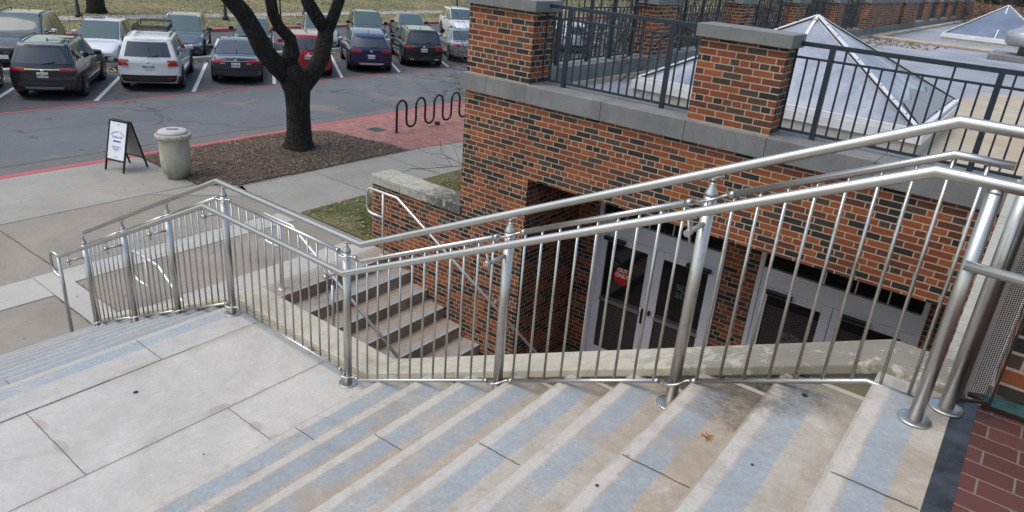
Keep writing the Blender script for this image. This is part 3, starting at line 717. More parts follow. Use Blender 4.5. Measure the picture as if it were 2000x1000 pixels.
# soldier course look: thin dark soffit plate under lintel
g.box(-4.92,-.13,7.02,8.33,ZL-.006,ZL+.001); build('soffit',g,flat('soffit_paint',(.05,.04,.035),.8),bd)
g=MB(); xs=[-6.125,-5.697,-5.06,-3.98,-2.94,-2.06,-1.05,.02]
for a,b in zip(xs[:-1],xs[1:]): g.box(a+.0015,b-.0015,6.955,7.50,ZB,1.50)
ys=[7.5]+[7.5+1.95*k for k in range(1,26)]
for a,b in zip(ys[:-1],ys[1:]): g.box(-6.125,-5.66,a+.002,b-.002,1.06,1.50)
build('stone_band',g,M['band'],bd,bevel=.006)
g=MB(); g.box(-5.659,8,7.502,62,1.0,1.2); build('roof',g,M['roof'],bd)
g=MB(); g.box(-5.655,-5.60,7.51,60,1.2,1.27,0); build('roof_flashing',g,M['tan_flash'],bd)
def pier(x0,x1,y0,y1,lbl=None):
    q=MB(); q.box(x0,x1,y0,y1,1.497,2.352); p=build('pier',q,M['brick'],bd)
    q=MB(); q.box(x0-.045,x1+.045,y0-.05,y1+.05,2.353,2.485); build('cap',q,M['band'],p,bevel=.008)
    return p
pier(-6.085,-5.07,7.035,7.50); pier(-2.965,-2.075,7.05,7.36)
pier(-6.06,-5.68,7.70,8.35)
for yc in (11.8,15.75,19.7,23.65): pier(-6.05,-5.67,yc-.42,yc+.42)
pier(-6.05,-5.62,27.2,28.9); pier(-6.10,-5.72,29.05,33.5); pier(-6.05,-5.62,33.65,37.0)
for yc in (40.5,44.5,48.5): pier(-6.05,-5.67,yc-.5,yc+.5)
pier(-6.05,-5.62,52,58)
g=MB(); g.box(-6.05,4,60,60.4,1.0,2.3); build('back_parapet',g,M['brick'],bd)
# doors
def doorset(x0,x1,leafs,xr):
    """aluminium double door in plane y=8.38"""
    yd=8.385
    q=MB(); q.box(x0,x0+.06,yd-.06,yd+.04,-2.72,ZL-.01); q.box(x1-.06,x1,yd-.06,yd+.04,-2.72,ZL-.01); q.box(x0+.06,x1-.06,yd-.05,yd+.04,-.615,-.375); 
    q.box(x0+.06,x1-.06,yd-.05,yd+.04,ZL-.10,ZL-.012)
    build('door_frame',q,M['door_paint'],bd,bevel=.004)
    n=5
    q=MB(); q.box(x0+.06,x1-.06,yd,yd+.015,-.375,ZL-.10); t=build('transom_window',q,M['doorglass'],bd)
    for k in range(1,n):
        q=MB(); xx=x0+.06+(x1-x0-.12)*k/n; q.box(xx-.008,xx+.008,yd-.012,yd-.001,-.374,ZL-.101); build('glazing_bar',q,M['door_paint'],t)
    out=[]
    for (a,b,hinge) in leafs:
        q=MB(); zt=-.622; zb=-2.705
        st_=.118
        q.box(a,a+st_,yd-.045,yd,zb,zt); q.box(b-st_,b,yd-.045,yd,zb,zt); q.box(a+st_,b-st_,yd-.045,yd,zt-.105,zt); q.box(a+st_,b-st_,yd-.045,yd,zb,zb+.24)
        d=build('door',q,M['door_paint'],bd,bevel=.004)
        q=MB(); q.box(a+st_,b-st_,yd-.022,yd-.012,zb+.24,zt-.105); build('glass',q,M['doorglass'],d)
        q=MB(); q.box(a+st_-.002,b-st_+.002,yd-.075,yd-.03,-1.665,-1.615); build('push_bar',q,M['steel'],d)
        # thin grey horizontal strips laid across the face of the glass
        q=MB(); zz=zb+.26
        top=-1.68 if hinge!='b' else -.85
        while zz<top: q.box(a+st_+.012,b-st_-.012,yd-.0235,yd-.022,zz,zz+.006); zz+=.021
        build('glass_stripes',q,M['glass_stripes'],d)
        ca,cb=(a+.08,a+.42) if hinge in('l','b') else (b-.42,b-.08)
        q=MB(); q.bbox(ca,cb,yd-.11,yd-.046,zt-.075,zt-.02,.008); build('closer',q,M['black'],d)
        q=MB()
        for (sx,sz) in ((.02,0),(.05,.025),(.05,-.025)): 
            q.disc(((a+b)/2+.1+sx,yd-.047,zt-.05+sz),.006,8,'y')
        build('screw',q,M['black'],d)
        out.append(d)
    return out
d1=doorset(-4.56,-2.66,[(-4.50,-3.612,'l'),(-3.604,-2.72,'r')],0)
d2=doorset(-2.22,-.32,[(-2.16,-1.272,'b'),(-1.264,-.38,'b')],0)
q=MB(); q.bbox(-3.68,-3.64,8.385-.10,8.385-.046,-1.78,-1.55,.012); build('handle',q,M['black'],d1[0])
q=MB(); q.bbox(-3.58,-3.55,8.385-.09,8.385-.046,-1.62,-1.55,.008); build('handle',q,M['black'],d1[1])
q=MB(); q.lathe([(.135,0),(.135,.003)],(0,0,0),40)
q.v=[(x-4.08,8.385-.027-z,y-1.205) for x,y,z in q.v]; q.f=[f[::-1] for f in q.f]
stk=build('sticker',q,M['sticker'],d1[0])
def text(body,name,mat,parent,size,mtx,align='CENTER',world=True,bold=.0,ext=.0008):
    cu=bpy.data.curves.new(name,'FONT'); cu.body=body; cu.size=size; cu.align_x=align; cu.align_y='CENTER'; cu.extrude=ext; cu.offset=bold
    tmp=bpy.data.objects.new('t_'+name,cu); COL.objects.link(tmp); bpy.context.view_layer.update()
    me=bpy.data.meshes.new_from_object(tmp); bpy.data.objects.remove(tmp); me.name=name
    mm=(matx(parent).inverted() if (parent is not None and world) else Matrix.Identity(4))@mtx
    me.transform(mm); me.materials.clear(); me.materials.append(mat)
    o=bpy.data.objects.new(name,me); COL.objects.link(o)
    if parent is not None: o.parent=parent; ORI[o.name]=matx(parent)
    return o
def wallM(x,y,z): return Matrix.Translation((x,y,z))@Matrix.Rotation(R_(90),4,'X')
text('OUT\nONLY','lettering',M['white'],d1[0],.082,wallM(-4.08,8.353,-1.155),bold=.0022)
hrs='Hours of Operation\nMonday - Thursday\n7:00 am - 9:00 pm\nFriday\n7:00 am - 7:00 pm\nSaturday - Sunday\n10:30 am - 7:00 pm'
text(hrs,'lettering',M['palegrey'],d1[1],.030,wallM(-3.13,8.357,-1.12))
text(hrs,'lettering',M['palegrey'],d2[0],.030,wallM(-1.66,8.357,-1.25))
# dome light at alcove corner
g=MB(); g.lathe([(.03,.0),(.06,-.03),(.075,-.07),(.06,-.11),(.02,-.13)],(-4.78,7.25,ZL-.01),16); build('soffit_camera',g,M['black'],bd)
# east retaining wall
g=MB(); g.box(.002,.36,3.21,7.0,-2.9,1.42); g.quad((.0,3.2,-2.9),(.0,7,-2.9),(.0,7,1.42),(.0,3.2,1.42)); 
build('side_wall',g,M['brick'],bd)
g=MB(); g.box(-.012,.37,3.215,7.35,1.42,1.50); build('side_coping',g,M['cap2'],bd,bevel=.006)
g=MB(); g.grid(lambda u,v:(-.02+.30*v+.012*math.sin(u*60),7.36+u*5.5,1.205+.24*v**.6+.01*math.sin(u*47+v*5)),120,5)
build('membrane_upstand',g,M['tan_flash'],bd)
# ------------------------------------------------------------------ low wall
lw=thing('low_brick_wall','low brick wall with mossy pale stone coping beside the lawn','wall',(-7,7.2,ZP))
g=MB(); g.box(-7.86,-6.056,7.002,7.36,-3.0,-.475); build('wall',g,M['brick'],lw)
g=MB(); g.box(-7.885,-7.225,6.97,7.40,-.475,-.335); g.box(-7.221,-6.02,6.97,7.40,-.475,-.335); build('coping',g,M['cap'],lw,bevel=.008)

# ------------------------------------------------------------------ terrace
g=MB(); rect(g,.142,7,-9,2.95,ZT); rect(g,.36,7,2.95,7.3,1.49); g.box(.1,7,-9,2.95,-1.9,ZT-.02); tag(build('terrace_floor',g,M['tile']),kind='structure')
g=MB(); g.quad((.066,-9,ZT+.001),(.1421,-9,ZT+.001),(.1421,2.97,ZT+.001),(.066,2.97,ZT+.001)); tag(build('slate_threshold_floor',g,M['slate']),kind='structure')
tw=thing('terrace_brick_wall','brick wall with verdigris base flashing at the top of the steps','wall',(.5,3.0,ZT))
g=MB(); g.box(.17,7,2.96,3.20,ZT+.06,3.3); build('wall',g,M['brick'],tw)
g=MB(); g.box(.15,7,2.925,2.959,ZT+.001,ZT+.02); g.box(.15,7,2.925,2.955,ZT+.022,ZT+.055,1); build('base_flashing',g,[M['bronze'],M['teal']],tw)
# perforated screen
sc_=thing('perforated_metal_screen','perforated metal screen in a bronze frame beside the top post','screen',(.12,2.81,ZT+.05))
A=Vector((.078,2.787)); B=Vector((.168,2.838)); d=(B-A)
def sp(u,z,o=0): n=Vector((-d.y,d.x)).normalized()*o; p=A+d*u+n; return (p.x,p.y,z)
z0,z1=ZT+.075,ZT+1.25
g=MB()
nu,nz=9,170
holes=[]
for i in range(nz):
    for j in range(nu):
        pass
# cell grid with hexagonal holes
cw=(d.length-.03)/nu; chh=cw*.95
rows=int((z1-z0-.04)/chh)
def cell(cx,cz):
    hw,hh=cw/2,chh/2; r=cw*.40
    pts=[]; 
    for k in range(8):
        a=math.pi/8+k*math.pi/4; pts.append((cx+r*math.cos(a),cz+r*math.sin(a)))
    ou=[(hw,hh*.41),(hw*.41,hh),(-hw*.41,hh),(-hw,hh*.41),(-hw,-hh*.41),(-hw*.41,-hh),(hw*.41,-hh),(hw,-hh*.41)]
    ou=[(cx+a,cz+b) for a,b in ou]
    for k in range(8):
        l=(k+1)%8
        i=len(g.v)
        for (u,v) in (ou[k],ou[l],pts[l],pts[k]): g.v.append(sp(u/d.length,v))
        g.f.append((i,i+1,i+2,i+3)); g.m.append(0); g.sm.append(False)
    for (sx,sz) in ((1,1),(-1,1),(-1,-1),(1,-1)):
        i=len(g.v)
        for (u,v) in ((cx+sx*hw,cz+sz*hh*.41),(cx+sx*hw,cz+sz*hh),(cx+sx*hw*.41,cz+sz*hh)): g.v.append(sp(u/d.length,v))
        g.f.append((i,i+1,i+2)); g.m.append(0); g.sm.append(False)
for i in range(rows):
    for j in range(nu): cell(.015+cw*(j+.5),z0+.02+chh*(i+.5))
build('perforated_panel',g,flat('perforated_grey_steel',(.07,.055,.05),.4,.5),sc_)
g=MB(); q0=sp(.09,0,.03); q1=sp(.92,0,.03)
g.quad((*q0[:2],z0+.02),(*q1[:2],z0+.02),(*q1[:2],z1-.02),(*q0[:2],z1-.02)); build('backing',g,flat('pale_backing',(.75,.72,.69),.6),sc_)
g=MB(); 
for u,w_ in ((-.05,.0055),(1.0,.004)): g.tube([sp(u,z0-.02),sp(u,z1)],w_,4)
for zz in (z0,z1): g.tube([sp(0,zz),sp(1,zz)],.006,4)
build('frame',g,M['bronze'],sc_)

# ------------------------------------------------------------------ stainless railing
YR=2.816; YL=2.646
rl=thing('stainless_steel_railing','stainless steel railing with handrail and balusters beside the broad steps','railing',(-3.4,YR,0))
def rz(x,h,k,j,top=-.2):
    if x>top: return h+S*(top-k)
    if x>k: return h+S*(x-k)
    if x<j: return h+S*(x-j)
    return h
KB=(.079,-3.30,-4.926); KM=(1.029,-3.26,-4.92); KL=(.999,-3.245,-4.88); KT=(1.146,-3.265,-4.963)
TOPX={'b':-.235,'m':-.19,'l':-.215,'t':-.205}
def zb_(x): return rz(x,*KB,TOPX['b'])
def zm_(x): return rz(x,*KM,TOPX['m'])
def zl_(x): return rz(x,*KL,TOPX['l'])+(.0048*min(3.04,x+3.245) if x>-3.245 else 0)
def zt_(x): return rz(x,*KT,TOPX['t'])
def pathx(f,xs,y,K): 
    return [(x,y,f(x)) for x in xs]
g=MB(); g.tube(pathx(zt_,[-7.66,KT[2],KT[1],TOPX['t'],1.6],YR,KT),.0208,18); build('top_rail',g,M['steel'],rl)
zz=-.50
g=MB(); g.tube([(-8.10,2.68,zz)]+pathx(zl_,[-7.95,KL[2],KL[1],TOPX['l'],1.6],YL,KL),.0205,16)
lp=[(-8.10,2.68,zz),(-8.23,2.68,zz)]+[(-8.23+.10*math.cos(R_(a)),2.68,zz-.10+.10*math.sin(R_(a))) for a in (115,140,165,180)]+[(-8.23+.10*math.cos(R_(a)),2.68,zz-.17+.10*math.sin(R_(a))) for a in (180,205,235,260)]+[(-8.10,2.68,zz-.27)]
g.tube(lp,.0175,12); build('handrail',g,M['steel'],rl)
g=MB(); g.tube([(-.05,2.60,2.168),(2.0,2.60,2.17)],.0175,14); build('side_rail',g,M['steel'],rl)
PX=[-7.78,-6.74,-5.82,-4.886,-3.418,-2.072,-1.017]
SN=[-8,-5,-3,0,0,3,6]
def tread_z(x):
    if x<X1:
        i=math.floor((X1-x)/T)+1; return -RI*min(9,i)
    if x<X0: return 0
    return RI*min(9,math.floor((x-X0)/T)+1)
PX[0]=-7.72; 
def connector(xp,y,f,r):
    q=MB(); s=1
    pts=[(xp-.085,y,f(xp-.085)),(xp-.058,y,f(xp-.058)),(xp-.045,y-.022,f(xp-.045)),(xp-.03,y-.047,f(xp-.03)),(xp,y-.052,f(xp)),(xp+.03,y-.047,f(xp+.03)),(xp+.045,y-.022,f(xp+.045)),(xp+.058,y,f(xp+.058)),(xp+.085,y,f(xp+.085))]
    q.tube(pts,.0072,8)
    for sg in (-1,1): q.tube([(xp+sg*.078,y,f(xp+sg*.078)),(xp+sg*.104,y,f(xp+sg*.104))],r+.0022,12)
    q.tube([(xp,y-.065,f(xp)),(xp,y-.02,f(xp))],.007,8)
    return q
for n_,xp in enumerate(PX):
    base=tread_z(xp); zt=zm_(xp)+.014
    q=MB(); q.tube([(xp,YR,base+.002),(xp,YR,zt)],.0285,20)
    p=build('post',q,M['steel_worn'] if n_>=5 else M['steel'],rl)
    q=MB(); top=zt_(xp)-.030
    q.lathe([(.0295,0),(.0295,.010),(.026,.018),(.019,.034),(.0125,.052),(.0105,.066),(.0105,top-zt-.010),(.014,top-zt-.003),(.012,top-zt+.002)],(xp,YR,zt),18)
    q.tube([(xp-.04,YR,zt_(xp-.04)-.026),(xp+.04,YR,zt_(xp+.04)-.026)],.008,6)
    build('finial',q,M['steel'],p)
    q=MB(); q.lathe([(.068,0),(.068,.006),(.063,.008),(.032,.010)],(xp,YR,base+.001),28); build('flange',q,M['steel'],p)
    # handrail bracket
    zh=zl_(xp); q=MB(); q.tube([(xp,YR,zh-.085),(xp,YL-.0,zh-.085)],.0115,10); q.tube([(xp,YL+.012,zh-.085),(xp,YL-.022,zh-.085)],.016,12)
    q.tube([(xp-.015,YL,zh-.022),(xp+.012,YL,zh-.135)],.0065,8); q.tube([(xp-.045,YL,zl_(xp-.045)-.0215),(xp+.02,YL,zl_(xp+.02)-.0215)],.006,6)
    build('bracket',q,M['steel'],rl)
    if n_==0:
        build('rail_connector',connector(xp,YR,zb_,.0125),M['steel'],rl)
    else:
        build('rail_connector',connector(xp,YR,zb_,.0110),M['steel'],rl); build('rail_connector',connector(xp,YR,zm_,.0145),M['steel'],rl)
# end posts
q=MB(); q.tube([(-.036,YL,ZT+.002),(-.036,YL,zl_(-.036)-.03)],.0245,20); q.lathe([(.0245,0),(.021,.010),(.012,.018)],(-.036,YL,zl_(-.036)-.03),20); p=build('post',q,M['steel'],rl)
q=MB(); q.lathe([(.058,0),(.058,.006),(.053,.009),(.027,.011)],(-.036,YL,ZT+.001),28); build('flange',q,M['steel'],p)
q=MB(); q.tube([(.045,YR+.005,ZT+.002),(.045,YR+.005,zt_(.04)-.02)],.0265,20); q.tube([(.076,YR+.012,ZT+.06),(.076,YR+.012,zt_(.04)-.05)],.014,4); p=build('post',q,M['steel'],rl)
q=MB(); q.lathe([(.062,0),(.062,.006),(.057,.009),(.030,.011)],(.045,YR+.005,ZT+.001),28); build('flange',q,M['steel'],p)
q=MB(); q.tube([(-.26,YR,zb_(-.26)),(-.235,YR,zb_(0)),(-.05,YR-.02,zb_(0)),(-.02,YR-.045,zb_(0)),(.02,YR-.06,zb_(0)-.02),(.06,YR-.05,zb_(0)-.03)],.0085,8); build('rail_connector',q,M['steel'],rl)
q=MB(); q.lathe([(.05,0),(.05,.006),(.022,.009)],(-8.10,2.68,ZP+.001),20); q.tube([(-8.10,2.68,ZP+.005),(-8.10,2.68,zz-.005)],.019,14); q.box(-8.11,-7.99,2.67,2.77,ZP+.001,ZP+.008); build('end_post',q,M['steel'],rl)
# rails between posts and balusters
ends=[PX[0]]+PX[1:]+[.02]
gb=MB(); gm=MB()
for a,b in zip(ends[:-1],ends[1:]):
    last=(b==.02)
    for (f,K,mb,r,tx) in ((zb_,KB,gb,.0115,TOPX['b']),(zm_,KM,gm,.0150,TOPX['m'])):
        x0=a+.10; x1=b-(.10 if not last else (.03 if mb is gm else .08))
        xs_=[x0]+[k for k in (K[2],K[1],tx) if x0+.01<k<x1-.01]+[x1]
        mb.tube([(x,YR,f(x)) for x in xs_],r,12)
build('bottom_rail',gb,M['steel'],rl); build('mid_rail',gm,M['steel'],rl)
cnt=0
for a,b in zip(ends[:-1],ends[1:]):
    L=b-a; n=round(L/.107); 
    for k in range(1,n):
        x=a+L*k/n
        q=MB(); q.tube([(x,YR,zb_(x)),(x,YR,zm_(x))],.0070,10); build('baluster',q,M['steel_worn'] if x>-1.6 else M['steel'],rl); cnt+=1
# ------------------------------------------------------------------ sunken-stair handrails
def arc(c,r,a0,a1,y,n=6): return [(c[0]+r*math.cos(R_(a0+(a1-a0)*k/n)),y,c[1]+r*math.sin(R_(a0+(a1-a0)*k/n))) for k in range(n+1)]
def stairrail(label,y,px,xe,posts,zoff=0,wall=False,sl=.54):
    t=thing('stair_handrail',label,'handrail',(px,y,ZP),0,None)
    zt=ZP+1.0+zoff; kx=px+.30; r=.02
    p=arc((px-.26,zt-.10),.10,90,180,y)+arc((px-.26,zt-.30),.10,180,270,y)
    path=[(px,y,zt-.40)]+p[::-1]+[(kx,y,zt),(xe,y,zt-sl*(xe-kx))]
    q=MB(); q.tube(path,r,12); build('rail',q,M['steel_bright'],t)
    for (x,zb) in posts:
        z1=zt if x<kx else zt-sl*(x-kx)
        q=MB(); q.tube([(x,y,zb),(x,y,z1-(.0 if x<=kx else .12))],.0195,12); 
        if x>kx: q.lathe([(.0195,0),(.008,.03),(.007,.12)],(x,y,z1-.12),12)
        pp=build('post',q,M['steel_bright'],t)
        q=MB(); q.lathe([(.05,0),(.05,.006),(.022,.009)],(x,y,zb+.001),20); build('flange',q,M['steel_bright'],pp)
    if wall:
        for x in wall:
            z1=zt-sl*(x-kx); q=MB(); q.tube([(x,y,z1-.02),(x,y,z1-.07),(x,6.995,z1-.07)],.006,6); q.tube([(x,6.985,z1-.07),(x,6.998,z1-.07)],.03,12); build('bracket',q,M['steel_bright'],t)
    return t
stairrail('leftmost sunken-stair handrail with a looped end, rising from the plaza',3.62,-8.15,-5.2,[(-8.15,ZP)],-.30,sl=.60)
stairrail('middle handrail on two posts down the centre of the sunken steps',5.08,-7.53,-4.9,[(-7.53,ZP),(-6.44,ZP-RI*3)],.02,sl=.555)
stairrail('looped handrail fixed to the brick wall beside the sunken steps',6.86,-7.46,-4.2,[(-7.46,ZP)],.02,wall=[-6.35,-5.3],sl=.54)

# ------------------------------------------------------------------ terrace fences (roof edge)
def fence(label,ax,p0,p1,c,zb,zt,posts,sp=.112,full=4,mesh=False,group=None):
    """fence running along axis ax from p0 to p1 at cross coordinate c"""
    P=(lambda u,z:(u,c,z)) if ax=='x' else (lambda u,z:(c,u,z))
    t=thing('metal_fence',label,'fence',P((p0+p1)/2,zb),0,group)
    q=MB(); q.tube([P(p0,zt),P(p1,zt)],.021,4); build('top_rail',q,M['rail_paint'],t)
    q=MB(); q.tube([P(p0,zt-.13),P(p1,zt-.13)],.011,4); build('second_rail',q,M['rail_paint'],t)
    q=MB(); q.tube([P(p0,zb+.05),P(p1,zb+.05)],.013,4); build('bottom_rail',q,M['rail_paint'],t)
    for u in posts:
        q=MB(); q.tube([P(u,zb),P(u,zt)],.024,4); build('post',q,M['rail_paint'],t)
    n=round((p1-p0)/sp)
    for k in range(0,n+1):
        u=p0+(p1-p0)*k/n
        if any(abs(u-x)<.035 for x in posts): continue
        q=MB(); q.tube([P(u,zb+.05),P(u,zt if k%full==0 else zt-.13)],.0085 if ax=='x' else .009,4); build('baluster',q,M['rail_paint'],t)
    return t
fence('dark blue fence between the two front brick piers','x',-5.065,-2.985,7.30,1.502,2.43,[-4.74,-3.40])
fence('dark blue fence running right from the front brick pier, before the white skylight','x',-2.06,2.6,7.30,1.502,2.40,[-1.73,-.345,1.0,2.3],sp=.115,full=4)
fence('dark fence on the street side behind the corner pier','y',8.4,11.33,-5.86,1.502,2.43,[8.75,9.6,10.3,11.0],sp=.12)
for nm,a,b in (('dark fence on the street side, second gap from the corner pier',12.27,15.28),('dark fence on the street side, third gap from the corner pier',16.22,19.23),('dark fence on the street side, fourth gap from the corner pier',20.17,23.18),('dark fence on the street side, fifth gap, before the long brick section',24.12,27.15)):
    fence(nm,'y',a,b,-5.86,1.502,2.43,[a+.7,(a+b)/2,b-.7],sp=.13)
for nm,a,b in (('far dark fence just past the long brick section of the parapet',37.05,39.9),('far dark fence, second gap past the long brick section',41.05,43.95),('far dark fence, third gap past the long brick section',45.05,47.9),('farthest dark fence before the last brick pier',49.05,51.9)):
    fence(nm,'y',a,b,-5.86,1.502,2.43,[(a+b)/2],sp=.16)

# ------------------------------------------------------------------ skylights
def skylight(x0,x1,y0,y1,zr,zb,za,label,glass,patch):
    t=thing('skylight',label,'skylight',((x0+x1)/2,(y0+y1)/2,zr),0,None)
    ap=Vector(((x0+x1)/2,(y0+y1)/2,za)); C=[Vector((x0,y0,zb)),Vector((x1,y0,zb)),Vector((x1,y1,zb)),Vector((x0,y1,zb))]
    q=MB(); 
    for k in range(4):
        a,b=C[k],C[(k+1)%4]
        q.grid(lambda u,v,a=a,b=b:(a*(1-u)+b*u)*(1-v)+ap*v+Vector((0,0,.05*math.sin(math.pi*v)*math.sin(math.pi*u))),8,8)
    build('glazing',q,glass,t)
    q=MB()
    def strip(a,b,wd,th=.014):
        q.tube([a+Vector((0,0,.012)),b+Vector((0,0,.012))],wd,4)
    for k in range(4):
        strip(C[k],ap,.028); strip(C[k],C[(k+1)%4],.03)
        m_=(C[k]+C[(k+1)%4])/2
        strip(m_,ap+(m_-ap)*.03,.020)
    q.lathe([(.12,-.07),(.02,.0)],ap+Vector((0,0,.04)),4)
    build('glazing_frame',q,M['skyframe'],t)
    q=MB()
    for k in range(4):
        a=C[k];dr=(ap-a)
        n_=dr.cross(Vector((0,0,1))).normalized()*.034
        for s in (-1,1): q.tube([a+n_*s+Vector((0,0,.02)),ap+n_*s*.6+Vector((0,0,.02))],.009,4)
        for j in range(1,9): q.lathe([(.012,0),(.012,.012)],a+dr*j/9+Vector((0,0,.038)),6)
        mm_=(C[k]+C[(k+1)%4])/2; dm=ap-mm_; nm_=dm.cross(Vector((0,0,1))).normalized()*.028
        for s in (-1,1): q.tube([mm_+nm_*s+Vector((0,0,.02)),ap+nm_*s*.5+Vector((0,0,.02))],.007,4)
    build('gasket',q,M['black'],t)
    q=MB(); e=.03
    for (a,b,c,d_) in ((x0-e,x1+e,y0-e,y0+.1),(x0-e,x1+e,y1-.1,y1+e),(x0-e,x0+.1,y0+.1,y1-.1),(x1-.1,x1+e,y0+.1,y1-.1)): q.box(a,b,c,d_,zr,zb-.015)
    build('kerb',q,M['whitemetal'],t)
    q=MB(); e=.06
    for (a,b,c,d_) in ((x0-e,x1+e,y0-e,y0-e+.02),(x0-e,x1+e,y1+e-.02,y1+e),(x0-e,x0-e+.02,y0-e+.02,y1+e-.02),(x1+e-.02,x1+e,y0-e+.02,y1+e-.02)): q.box(a,b,c,d_,zb-.12,zb-.012)
    build('apron',q,M['skyframe'],t)
    if patch:
        q=MB(); a=C[1];b=C[2]
        def F(u,v): return (a*(1-u)+b*u)*(1-v)+ap*v+Vector((.012,0,.03))
        q.poly([F(.05,.03),F(.97,.03),F(.90,.22),F(.72,.17),F(.5,.25),F(.28,.17),F(.13,.20)]); build('patch',q,M['patchgrey'],t)
    return t
skylight(-4.55,-1.0,8.87,12.0,1.2,1.5,2.50,'large white pyramid skylight with a grey patched corner behind the fence',M['skyglass'],True)
skylight(-3.75,-.4,31.5,34.9,1.2,1.45,2.6,'smaller blue pyramid skylight at the far end of the roof',M['skyglass_dark'],False)
rv=thing('roof_vent','round grey metal mushroom vent on a low roof kerb','roof vent',(-.95,26.2,1.2))
g=MB(); g.box(-1.7,.4,25.2,27.2,1.2,1.36); build('kerb',g,M['band'],rv,bevel=.02)
g=MB(); g.lathe([(.30,1.36),(.30,1.62),(.62,1.62),(.70,1.68),(.72,1.98),(.66,2.02),(.4,2.14),(.36,2.2),(.2,2.26),(.05,2.28)],(-.75,26.2,0),28); build('hood',g,flat('galvanised_steel',(.42,.42,.44),.4,.6,var=.15),rv)
g=MB(); g.box(-5.5,-1.5,28.0,28.25,1.2,1.30); g.box(-5.5,-5.3,28.25,60,1.2,1.3); tag(build('roof_expansion_joint',g,M['tan_flash'],bd,bevel=.03))
g=scatter(260,[(-5.2,24.6),(-3.2,25.6),(-3.0,27.6),(-5.2,27.9)],lambda x,y:1.2,.12,.6,.6); tag(build('roof_leaves',g,M['litter']),'dry leaves heaped on the flat roof near the parapet','leaves',kind='stuff')
g=MB(); g.tube([(-.75,8.45,1.21),(-.55,8.2,1.21)],.012,4); tag(build('roof_stick',g,M['white']),'short white strip lying on the stained roof behind the fence','debris')

# ------------------------------------------------------------------ street furniture
# bin
c=Vector((-12.78,6.47,ZP))
t=thing('litter_bin','stained round concrete litter bin with a pale slotted lid beside the mulch','litter bin',c)
g=MB(); g.lathe([(.165,0),(.175,.02),(.175,.03),(.235,.10),(.262,.20),(.27,.34),(.268,.55),(.262,.73),(.27,.75),(.305,.775),(.32,.80),(.32,.83),(.305,.86),(.275,.87),(.27,.85)],c,48); build('body',g,M['urn'],t)
g=MB(); g.lathe([(.262,.85),(.262,.89),(.245,.915),(.21,.927),(.1,.933),(.01,.934)],c,40); l=build('lid',g,M['lid'],t)
g=MB(); q=MB(); q.bbox(-.10,.10,-.035,.035,.925,.940,.004); q.v=[tuple(Matrix.Translation(c)@Matrix.Rotation(R_(55),4,'Z')@Vector(v)) for v in q.v]; build('slot',q,M['black'],l)
# sandwich board
A1=Vector((-14.015,5.687,ZP)); B1=Vector((-13.583,5.818,ZP)); C1=Vector((-14.115,6.235,ZP)); D1=Vector((-13.677,6.37,ZP))
sbx=thing('sandwich_board','black-framed folding sandwich board with a white printed poster on the pavement','sign board',(A1+D1)/2)
ctr=(A1+B1+C1+D1)/4
front=(A1+B1)/2; ax=(B1-A1).normalized(); nrm=Vector((ax.y,-ax.x,0))  # toward viewer side
Wd=.45/2; Hh=.93; spread=.28
mid=ctr.copy()
def sbp(side,u,h,o=0):
    """side +1 faces the steps, u across -1..1, h 0..1"""
    base=mid+nrm*spread*side; top=mid+nrm*.03*side+Vector((0,0,Hh))
    p=base*(1-h)+top*h+ax*u*Wd
    nn=(nrm*side*Hh+Vector((0,0,spread))).normalized()
    return p+nn*o
for side in (1,-1):
    q=MB()
    for u in (-1,1): q.tube([sbp(side,u,0),sbp(side,u,1)],.015,4)
    for h in (.22,1): q.tube([sbp(side,-1,h),sbp(side,1,h)],.013,4)
    fr=build('frame',q,M['black'],sbx)
    q=MB(); q.quad(sbp(side,-.93,.24,.004),sbp(side,.93,.24,.004),sbp(side,.93,.98,.004),sbp(side,-.93,.98,.004)); q.quad(sbp(side,-.93,.24,-.004),sbp(side,-.93,.98,-.004),sbp(side,.93,.98,-.004),sbp(side,.93,.24,-.004),1)
    po=build('poster',q,[flat('poster_white',(.70,.72,.80),.4),flat('board_back',(.30,.30,.29),.6)],fr)
    if side==1:
        nn=(nrm*side*Hh+Vector((0,0,spread))).normalized(); upv=(sbp(side,0,1)-sbp(side,0,0)).normalized()
        def SM(u,h): 
            p=sbp(side,u,h,.007); xx=ax if ax.cross(upv).dot(nn)>0 else -ax
            m=Matrix((xx,upv,nn)).transposed().to_4x4(); m.translation=p; return m
        sgn=1 if ax.cross(upv).dot(nn)>0 else -1
        red=flat('red_print',(.40,.16,.20),.5); grey=flat('grey_print',(.16,.17,.2),.5); blu=flat('blue_print',(.02,.05,.35),.5)
        word='Commons Cafe'; R0_=.21
        for k,chx in enumerate(word):
            if chx==' ': continue
            an=R_(90-(k-(len(word)-1)/2)*8.8); px=R0_*math.cos(an); pyy=R0_*math.sin(an)-R0_
            m_=SM(sgn*px/Wd,.79+pyy/1.08)@Matrix.Rotation(an-R_(90),4,'Z')
            text(chx,'lettering',red,fr,.052,m_,bold=.0)
        text('Dining Hall','lettering',grey,fr,.055,SM(0,.685),bold=.0)
        text('Hours of Operation\nMonday - Friday  7 - 9\nSaturday 10 - 7\nSunday 10 - 9','lettering',grey,fr,.024,SM(0,.46))
        text('dining','lettering',red,fr,.028,SM(0,.29))
        q=MB(); a_=SM(0,.60)
        for pts in ([(-.08,-.013),(.09,-.013),(.09,.013),(-.08,.013)],[(-.105,0),(-.06,-.024),(-.06,.024)]): q.poly([tuple(a_@Vector((x,y,0.001))) for x,y in pts])
        build('arrow',q,blu,fr)
        q=MB(); q.poly([tuple(SM(0,.93)@Vector((.014*math.cos(k*.9),.018*math.sin(k*.9),.001))) for k in range(7)]); build('emblem',q,grey,fr)
